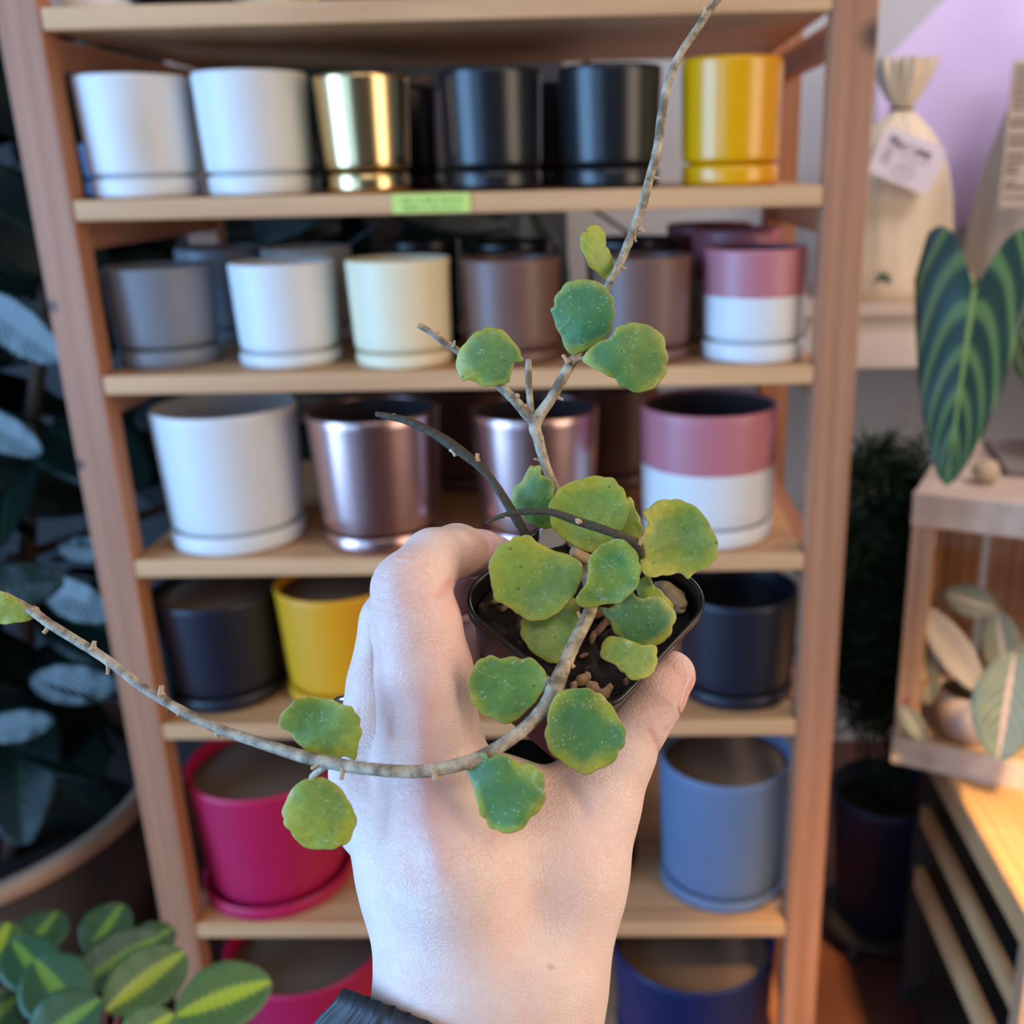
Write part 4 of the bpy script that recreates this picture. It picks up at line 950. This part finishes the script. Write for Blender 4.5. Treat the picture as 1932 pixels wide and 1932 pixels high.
for k in range(44):
    a = rsd.rand()*6.28; r0 = rsd.rand()*.04; top = np.array([cx+cos(a)*rsd.uniform(.02, .15), cy+.03+abs(sin(a))*rsd.uniform(.0, .14), fz+rsd.uniform(.28, .66)])
    b0 = np.array([cx+cos(a)*r0, cy+sin(a)*r0, fz]); mid = (b0+top)/2+np.array([cos(a)*.03, .02, .08])
    if top[2] > -.88: top[0] = min(top[0], .56+(top[1]-.22)*.466); mid[0] = min(mid[0], .56+(mid[1]-.22)*.466)
    S = catmull([b0, mid, top, top+np.array([cos(a)*.05, sin(a)*.05, -.03])], 8)
    wtube('frond_stalk', [b0, mid, top], .0014, M_FERN, fern, 5)
    for i in range(5, len(S)):
        for _ in range(16):
            d = rsd.normal(size=3)*np.array([1, 1, .7]); d /= np.linalg.norm(d); L = rsd.uniform(.03, .075)
            p = S[i]+rsd.normal(size=3)*.008; q = p+d*L; s_ = np.cross(d, rsd.normal(size=3)); s_ /= np.linalg.norm(s_); s_ *= rsd.uniform(.0012, .0028)
            if (q[0] < .465 and q[1] < .5) or (q[1] < .432 and q[2] > -1.0) or q[1] < .36 or (q[2] > -.88 and q[0] > .595+(q[1]-.22)*.466): continue
            n0 = len(V); V += [p-s_*.4, p+s_*.4, (p+q)/2+s_, q, (p+q)/2-s_]; Fc.append((n0, n0+1, n0+2, n0+3, n0+4))
props(mesh('foliage', V, Fc, M_FERN, fern, world=True), kind='stuff')

# ------------------------------------------------------------------ white wall shelf with two sacks
ws = empty('wall_shelf', (1.05, .98, -.335), 'thick white wall shelf with a thin wooden top, right of the shelf unit', 'shelf')
M_CREAM = plain('cream white paint', srgb(232, 218, 206), .6)
box('shelf_box', .545, 1.75, .755, 1.199, -.335, -.240, M_CREAM, ws, .003, True)
box('top_board', .540, 1.755, .745, 1.199, -.2398, -.228, W_CRATE, ws, .002, True)
def sack(name, cx, cy, z0, prof, label, mat, fx=1.0, fy=.7, pleats=19, seed=0, lean=0.):
    V = []; Fc = []; n = 96; m = len(prof); P = catmull(prof, 5)
    root = empty(name, (cx, cy, z0), label, 'sack', 'sacks on the white wall shelf')
    for i, (r, z, pl) in enumerate(P):
        for k in range(n):
            a = 2*pi*k/n; rr = r*(1+pl*(.6*sin(a*pleats+z*9+seed)+.4*sin(a*7+z*14+seed)))
            V.append((cx+rr*cos(a)*fx+lean*z, cy+rr*sin(a)*fy, z0+z))
    for i in range(len(P)-1):
        for k in range(n): k2 = (k+1) % n; Fc.append((i*n+k, i*n+k2, (i+1)*n+k2, (i+1)*n+k))
    Fc.append(tuple(range(n))[::-1])
    fix_normals(mesh('sack_body', V, Fc, mat, root, world=True))
    return root
M_SACK = plain('cream sack cloth', srgb(226, 208, 180), .85, 0, .3, .08, 25, .2); M_SACKG = plain('grey beige sack cloth', srgb(176, 170, 160), .85, 0, .3, .06, 25, .2)
ZS = -.2275
b1 = sack('sack', .755, .98, ZS, [(.112, 0, .0), (.122, .03, .01), (.118, .12, .015), (.105, .22, .02), (.075, .295, .05), (.030, .345, .16), (.017, .362, .2), (.028, .38, .25), (.046, .42, .3), (.052, .45, .36)], 'cream cloth sack tied at the neck with a handwritten white tag', M_SACK)
V, Fc = tube([(.755+.0205*cos(t), .98+.0155*sin(t), ZS+.360) for t in np.linspace(0, 2*pi, 25)], .004, 8, False); fix_normals(mesh('neck_cord', V, Fc, plain('brown cord', srgb(128, 112, 92), .8), b1, world=True))
tg = atY(1712, 303, .872)
rot = Matrix.Translation(Vector(tg)) @ Matrix.Rotation(radians(90), 4, 'X') @ Matrix.Rotation(radians(-22), 4, 'Z')
def tag_plate(w_, h_, rad, th):
    P = []
    for q, (sx, sy) in enumerate(((1, 1), (-1, 1), (-1, -1), (1, -1))):
        for k in range(6):
            t = q*pi/2+k/5*pi/2; P.append((sx*(w_/2-rad)+rad*cos(t), sy*(h_/2-rad)+rad*sin(t)))
    n = len(P); V = [(x, y, 0) for x, y in P]+[(x, y, th) for x, y in P]
    return V, [tuple(range(n))[::-1], tuple(range(n, 2*n))]+[(i, (i+1) % n, (i+1) % n+n, i+n) for i in range(n)]
V, Fc = tag_plate(.125, .088, .012, .002)
tgo = mesh('paper_tag', [rot @ Vector(v) for v in V], Fc, plain('white tag paper', srgb(226, 216, 226), .7), b1, smooth=False, world=True)
M_INK = plain('grey violet ink', srgb(104, 96, 116), .8)
def scrawl(pts_list, r, parent, Mx, name='handwriting', mat=None):
    V = []; Fc = []
    for P in pts_list:
        v, f = tube([(Mx @ Vector((x, y, .0024))) for x, y in catmull(P, 4)], r, 5); k = len(V); V += v; Fc += [tuple(i+k for i in q) for q in f]
    return mesh(name, V, Fc, mat or M_INK, parent, world=True)
strokes = []
x = -.046
for g in ([(0, -.008), (.001, .010), (.006, -.002), (.010, .010), (.011, -.008)], [(.008, .004), (.002, .004), (.001, -.006), (.008, -.006), (.008, .005), (.009, -.007)], [(.007, .004), (.001, .002), (.002, -.006), (.008, -.006)],
          [(.001, -.007), (.001, .005), (.005, .004)], [(.008, .004), (.002, .004), (.001, -.006), (.008, -.006), (.008, .005), (.009, -.007)], [(.0, -.007), (.001, .004), (.004, .003), (.005, -.007), (.005, .003), (.009, .004), (.010, -.007)], [(.001, -.002), (.007, .0), (.006, .004), (.001, .002), (.002, -.006), (.008, -.006)]):
    strokes.append([(x+a, .022+b_) for a, b_ in g]); x += .0125
scrawl(strokes, .0016, tgo, rot)
strokes = [[(-.050+.002*math.sin(k*2.1), .006-.006*k), (-.040, .008-.006*k), (-.032, .004-.006*k)] for k in range(5)]
strokes += [[(-.018+.022*cos(t)+.02, -.020+.013*sin(t)) for t in np.linspace(.3, 6.3, 12)], [(-.012, -.020), (-.006, -.014), (-.002, -.024), (.004, -.016), (.010, -.023), (.016, -.017)], [(-.022, .002), (-.005, .006), (.02, .003), (.038, .008)]]
scrawl(strokes, .0009, tgo, rot, mat=plain('pale violet ink', srgb(150, 138, 158), .8))
# small green sprig printed on the sack
V = []; Fc = []; sp0 = atY(1665, 530, .862)
for k, a in enumerate((-.2, .45, 1.1, 1.75, 2.4, 3.2)):
    d = Vector((cos(a), 0, sin(a))); s_ = Vector((-sin(a), 0, cos(a))); n0 = len(V); p = Vector(sp0); L = .022
    for dy in (0, .0012): V += [p+Vector((0, dy, 0)), p+d*L*.5+s_*.004+Vector((0, dy, 0)), p+d*L+Vector((0, dy, 0)), p+d*L*.5-s_*.004+Vector((0, dy, 0))]
    Fc += [(n0, n0+1, n0+2, n0+3), (n0+7, n0+6, n0+5, n0+4)]+[(n0+i, n0+4+i, n0+4+(i+1) % 4, n0+(i+1) % 4) for i in range(4)]
mesh('printed_sprig', V, Fc, plain('dark green print', srgb(52, 74, 52), .7), b1, smooth=False, world=True)
b2 = sack('sack', 1.10, .96, ZS, [(.195, 0, .0), (.205, .03, .01), (.20, .12, .01), (.175, .26, .015), (.125, .40, .03), (.06, .50, .1), (.03, .54, .2), (.05, .60, .3)], 'wide grey beige sack at the right picture edge with an upright lettered strip', M_SACKG, 1.0, .62, 17, 2.)
c0 = atY(1918, 255, .80)
V, Fc = boxv(c0[0]-.018, c0[0]+.055, .803, .806, c0[2]-.125, c0[2]+.125, .001)
stp = mesh('paper_strip', V, Fc, plain('beige strip paper', srgb(186, 174, 158), .8), b2, smooth=False, world=True)
V = []; Fc = []; z = c0[2]+.115
while z > c0[2]-.115:
    h_ = random.uniform(.004, .008); w_ = random.uniform(.02, .05); bv, bf = boxv(c0[0]-.012, c0[0]-.012+w_, .8020, .8031, z-h_, z); k = len(V); V += bv; Fc += [tuple(i+k for i in f) for f in bf]; z -= h_+random.choice((.004, .005, .012))
mesh('lettering', V, Fc, plain('brown grey lettering', srgb(132, 112, 102), .8), stp, smooth=False, world=True)

# ------------------------------------------------------------------ crates on the right
def crate_open(name, P, rz, W_, D_, H_, label):
    """crate lying on its side: local x along the opening, y into the depth, open towards -y"""
    root = empty(name, P, label, 'crate', None, rz); t = .011
    box('corner_post', 0, .030, .012, .042, .014, H_-.014, W_CRATEZ, root, .002); box('corner_post', W_-.030, W_, .012, .042, .014, H_-.014, W_CRATEZ, root, .002)
    box('rail', -.002, W_+.002, 0, .0118, H_-.050, H_, W_CRATE, root, .002); box('rail', -.002, W_+.002, 0, .0118, 0, .046, W_CRATE, root, .002)
    box('upright', 0, .032, 0, .0118, .0462, H_-.0502, W_CRATEZ, root, .002)
    box('upright', W_-.032, W_, 0, .0118, .0462, H_-.0502, W_CRATEZ, root, .002)
    k = 0; x = .0
    while x < W_-.02:
        wd = min(.085, W_-x); box('slat', x, x+wd-.012, D_-t, D_, 0, H_, W_CRATEZ, root, .002); x += wd
    for z in (.0, H_-t):
        y = .0122
        while y < D_-.02:
            wd = min(.083, D_-t-y); box('slat', 0, W_, y, y+wd-.006, z, z+t, W_CRATE, root, .002); y += wd
    for z in (.06, .17, .28):
        box('slat', 0, .009, .043, D_-t-.001, z, z+.08, W_CRATEY, root, .002); box('slat', W_-.009, W_, .043, D_-t-.001, z, z+.08, W_CRATEY, root, .002)
    return root
ZB = -.850
uc = crate_open('wooden_crate', (.608, .22, ZB), radians(-25), .40, .35, .44, 'wooden crate on its side with a silvery plant inside, right of the shelf unit')
def uc_pt(x, y, z): a = radians(-25); return np.array([.608+x*cos(a)-y*sin(a), .22+x*sin(a)+y*cos(a), ZB+z])
# lower crate / bench whose slatted side recedes
lc = empty('wooden_crate', (.69, .33, FLOOR), 'tall slatted wooden crate carrying the open crate, at the lower right corner', 'crate')
M_SHADEW = plain('shade dark boards', srgb(44, 37, 35), .85, 0, .3, .3, 20)  # dark colour stands in for the shade inside the crate
X0, X1, Y0, Y1 = .690, 1.16, -.13, .335
for z0, z1, nm in ((-.912, -.866, 'rail'), (-1.020, -.985, 'slat'), (-1.150, -1.105, 'slat')):
    box(nm, X0, X0+.014, Y0+.0305 if nm == 'slat' else Y0, Y1+.001 if nm == 'slat' else Y1, z0, z1, W_CRATEY, lc, .002, True); box(nm, X1-.014, X1, Y0+.0305, Y1, z0, z1, W_CRATEY, lc, .002, True)
    box(nm, X0+.045, X1-.045, Y0, Y0+.014, z0, z1, W_CRATE, lc, .002, True)
box('shade_side', X1-.030, X1-.016, Y0+.0305, Y1-.031, FLOOR+.03, -.914, M_SHADEW, lc, .002, True)  # this and the next two panels are added to keep the inside dark
box('shade_base', X0+.016, X1-.032, Y0+.0305, Y1-.031, FLOOR+.03, FLOOR+.045, M_SHADEW, lc, .002, True)
box('shade_back', X0+.045, X1-.045, Y1-.014, Y1, FLOOR+.03, -.914, M_SHADEW, lc, .002, True)
for x in (X0-.001, X1-.043):
    for y in (Y0-.001, Y1-.03): box('corner_post', x, x+.044, y, y+.030, FLOOR+.0005, -.9125, W_CRATEZ if y < 0 else M_SHADEW, lc, .002, True)  # far posts take the dark colour to sink into shade
y = Y0-.006; k = 0
while y < Y1-.02:
    box('top_board', X0-.006, X1+.006, y, min(y+.088, Y1+.006), -.8655, ZB-.0006, W_CRATEY, lc, .002, True); y += .0905
# pots and plants in and on the upper crate
M_PINKW = plain('pinkish white pot glaze', srgb(222, 204, 196), .5)
q = uc_pt(.10, .115, .0115)
sv = empty('silver_plant', tuple(q), 'silvery leaved plant in a small white pot inside the open crate', 'plant')
at_loc('pot_body', lathe([(.035, 0), (.042, .004), (.056, .045), (.056, .085), (.052, .087), (.050, .07), (.002, .07)], cap0=True), M_PINKW, sv, q)
props(at_loc('soil', lathe([(.0505, .076), (.02, .08), (.001, .081)]), m_soil, sv, q), kind='stuff')
M_SILV = vein_mat('silver green leaf', srgb(104, 112, 100), srgb(190, 180, 166), .14, srgb(144, 146, 134), 9, .45, .10)
M_PALE = plain('pale cream leaf', srgb(176, 170, 160), .5, 0, .4, .08, 30)
base = q+np.array([0, 0, .085])
for x0, y0, x1, y1, Yp, wd, mt in ((1742, 1145, 1852, 1306, .24, .052, M_PALE), (1728, 1165, 1752, 1330, .26, .05, M_SILV), (1785, 1120, 1880, 1150, .28, .05, M_SILV), (1880, 1150, 1900, 1290, .26, .06, M_SILV), (1700, 1330, 1745, 1400, .2, .03, M_SILV)):
    a, c = atY(x0, y0, Yp), atY(x1, y1, Yp-.03); L = np.linalg.norm(c-a)
    put('leaf', blade_data('leaf', L, wd, 'oval', .05, .1, mat=mt), frame(a, c-a, tocam(a)+np.array([-.2, 0, .35])), sv)
    wtube('leaf_stalk', [base, (base+a)/2+np.array([0, .01, .03]), a], .002, M_PETI, sv, 6)
# hanging ribbed leaf of a plant in a pale pot near the right edge of the crate
M_RIB = vein_mat('ribbed leaf', srgb(88, 98, 76), srgb(196, 160, 134), .10, srgb(140, 134, 108), 7, .5, .16, .45)
q = uc_pt(.27, .12, .0115)
rb_ = empty('ribbed_plant', tuple(q), 'plant with a ribbed grey green leaf and pinkish midrib hanging out of the crate', 'plant')
at_loc('pot_body', lathe([(.035, 0), (.04, .004), (.052, .09), (.048, .092), (.046, .07), (.002, .07)], cap0=True), plain('grey pot glaze', srgb(120, 104, 102), .6), rb_, q)
props(at_loc('soil', lathe([(.047, .078), (.02, .082), (.001, .083)]), m_soil, rb_, q), kind='stuff')
for x0, y0, x1, y1, Ya, Yb, wd in ((1915, 1232, 1880, 1432, .06, .0, .085), (1960, 1200, 1990, 1400, .06, .0, .08)):
    a, c = atY(x0, y0, Ya), atY(x1, y1, Yb); L = np.linalg.norm(c-a)
    put('leaf', blade_data('leaf', L, wd, 'oval', .10, .10, mat=M_RIB, nu=24), frame(a, c-a, tocam(a)+np.array([-.2, 0, .3])), rb_)
    wtube('leaf_stalk', [q+np.array([0, 0, .08]), (q+a)/2+np.array([0, 0, .09]), a], .002, M_PETI, rb_, 6)
# slate tray, saucer, wooden pot with the big veined leaf on top of the crate
ZT = ZB+.44
V, Fc = boxv(-.11, .13, -.10, .10, 0, .012, .002)
q = uc_pt(.19, .25, .4405)
ca, sa2 = cos(radians(-10)), sin(radians(-10))
tr = mesh('slate_tray', [(x*ca-y*sa2, x*sa2+y*ca, z) for x, y, z in V], Fc, plain('grey slate', srgb(122, 114, 112), .6), None, smooth=False, loc=tuple(q))
props(tr, 'flat grey slate tray on the open crate under the white saucer', 'tray')
qs = q+np.array([.025, .0, .0125])
V, Fc = lathe([(.001, 0), (.062, 0), (.074, .004), (.082, .016), (.079, .016), (.068, .006), (.001, .005)])
sau = props(fix_normals(mesh('saucer', V, Fc, plain('white saucer glaze', srgb(232, 220, 210), .35), None, loc=tuple(qs))), 'white saucer under the tan wooden pot at the right edge', 'saucer')
qp = qs+np.array([0, 0, .0065])
vp = empty('veined_plant', tuple(qp), 'plant with one big hanging dark leaf with lime veins in a tan wooden pot', 'plant')
W_POT = wood('amber wooden pot', srgb(226, 168, 96), srgb(186, 120, 62), 'x', 12)
at_loc('pot_body', lathe([(.05, 0), (.056, .003), (.07, .10), (.074, .13), (.069, .132), (.064, .10), (.002, .10)], cap0=True), W_POT, vp, qp)
props(at_loc('soil', lathe([(.064, .108), (.03, .112), (.001, .113)]), m_soil, vp, qp), kind='stuff')
M_BIG = vein_mat('big veined leaf', srgb(32, 58, 50), srgb(132, 156, 84), .06, srgb(92, 124, 74), 5.0, .34, .26, .5)
a, c = atY(1838, 548, .07), atY(1786, 920, .06); L = np.linalg.norm(c-a)
D_BIG = blade_data('leaf', L*1.0, .150, 'heart', .03, -.07, mat=M_BIG, nu=30, nv=14, sinus=.30)
bigl = put('leaf', D_BIG, frame(a, c-a, tocam(a)+np.array([.12, 0, .22])), vp)
wtube('leaf_stalk', [qp+np.array([0, 0, .11]), qp+np.array([-.04, .02, .17]), a+np.array([.05, .10, -.03]), a+np.array([.012, .05, .012]), a+np.array([0, .004, .004])], .0032, plain('green stalk', srgb(150, 160, 80), .5), vp)
a2, c2 = atY(1775, 560, .12), atY(1752, 490, .13); L2 = np.linalg.norm(c2-a2)
put('leaf', blade_data('leaf', L2*1.2, .03, 'oval', .05, .1, mat=M_DLEAF), frame(a2, c2-a2, tocam(a2)), vp)
wtube('leaf_stalk', [qp+np.array([0, 0, .11]), qp+np.array([-.05, .0, .24]), a2], .0025, M_PETI, vp, 6)
a3, c3_ = atY(1905, 560, .16), atY(1960, 700, .12)
put('leaf', blade_data('leaf', .15, .09, 'heart', .1, .08, mat=M_BIG, nu=24, nv=10, sinus=.25), frame(a3, c3_-a3, tocam(a3)+np.array([0, 0, .4])), vp)
wtube('leaf_stalk', [qp+np.array([0, 0, .11]), qp+np.array([.0, .02, .22]), a3], .0025, M_PETI, vp, 6)
import bmesh
bm = bmesh.new(); bmesh.ops.create_icosphere(bm, subdivisions=3, radius=1)
for v in bm.verts:
    k = 1+.12*mnoise.noise(v.co*1.6); v.co = Vector((v.co.x*.020*k, v.co.y*.018*k, v.co.z*.017*k))
me = bpy.data.meshes.new('pebble'); bm.to_mesh(me); bm.free(); me.materials.append(M_STONE); me.polygons.foreach_set('use_smooth', [True]*len(me.polygons))
pb = bpy.data.objects.new('pebble', me); COL.objects.link(pb); p_ = uc_pt(.085, .085, .4575); pb.location = p_
props(pb, 'small round tan pebble lying on the crate beside the slate tray', 'pebble')
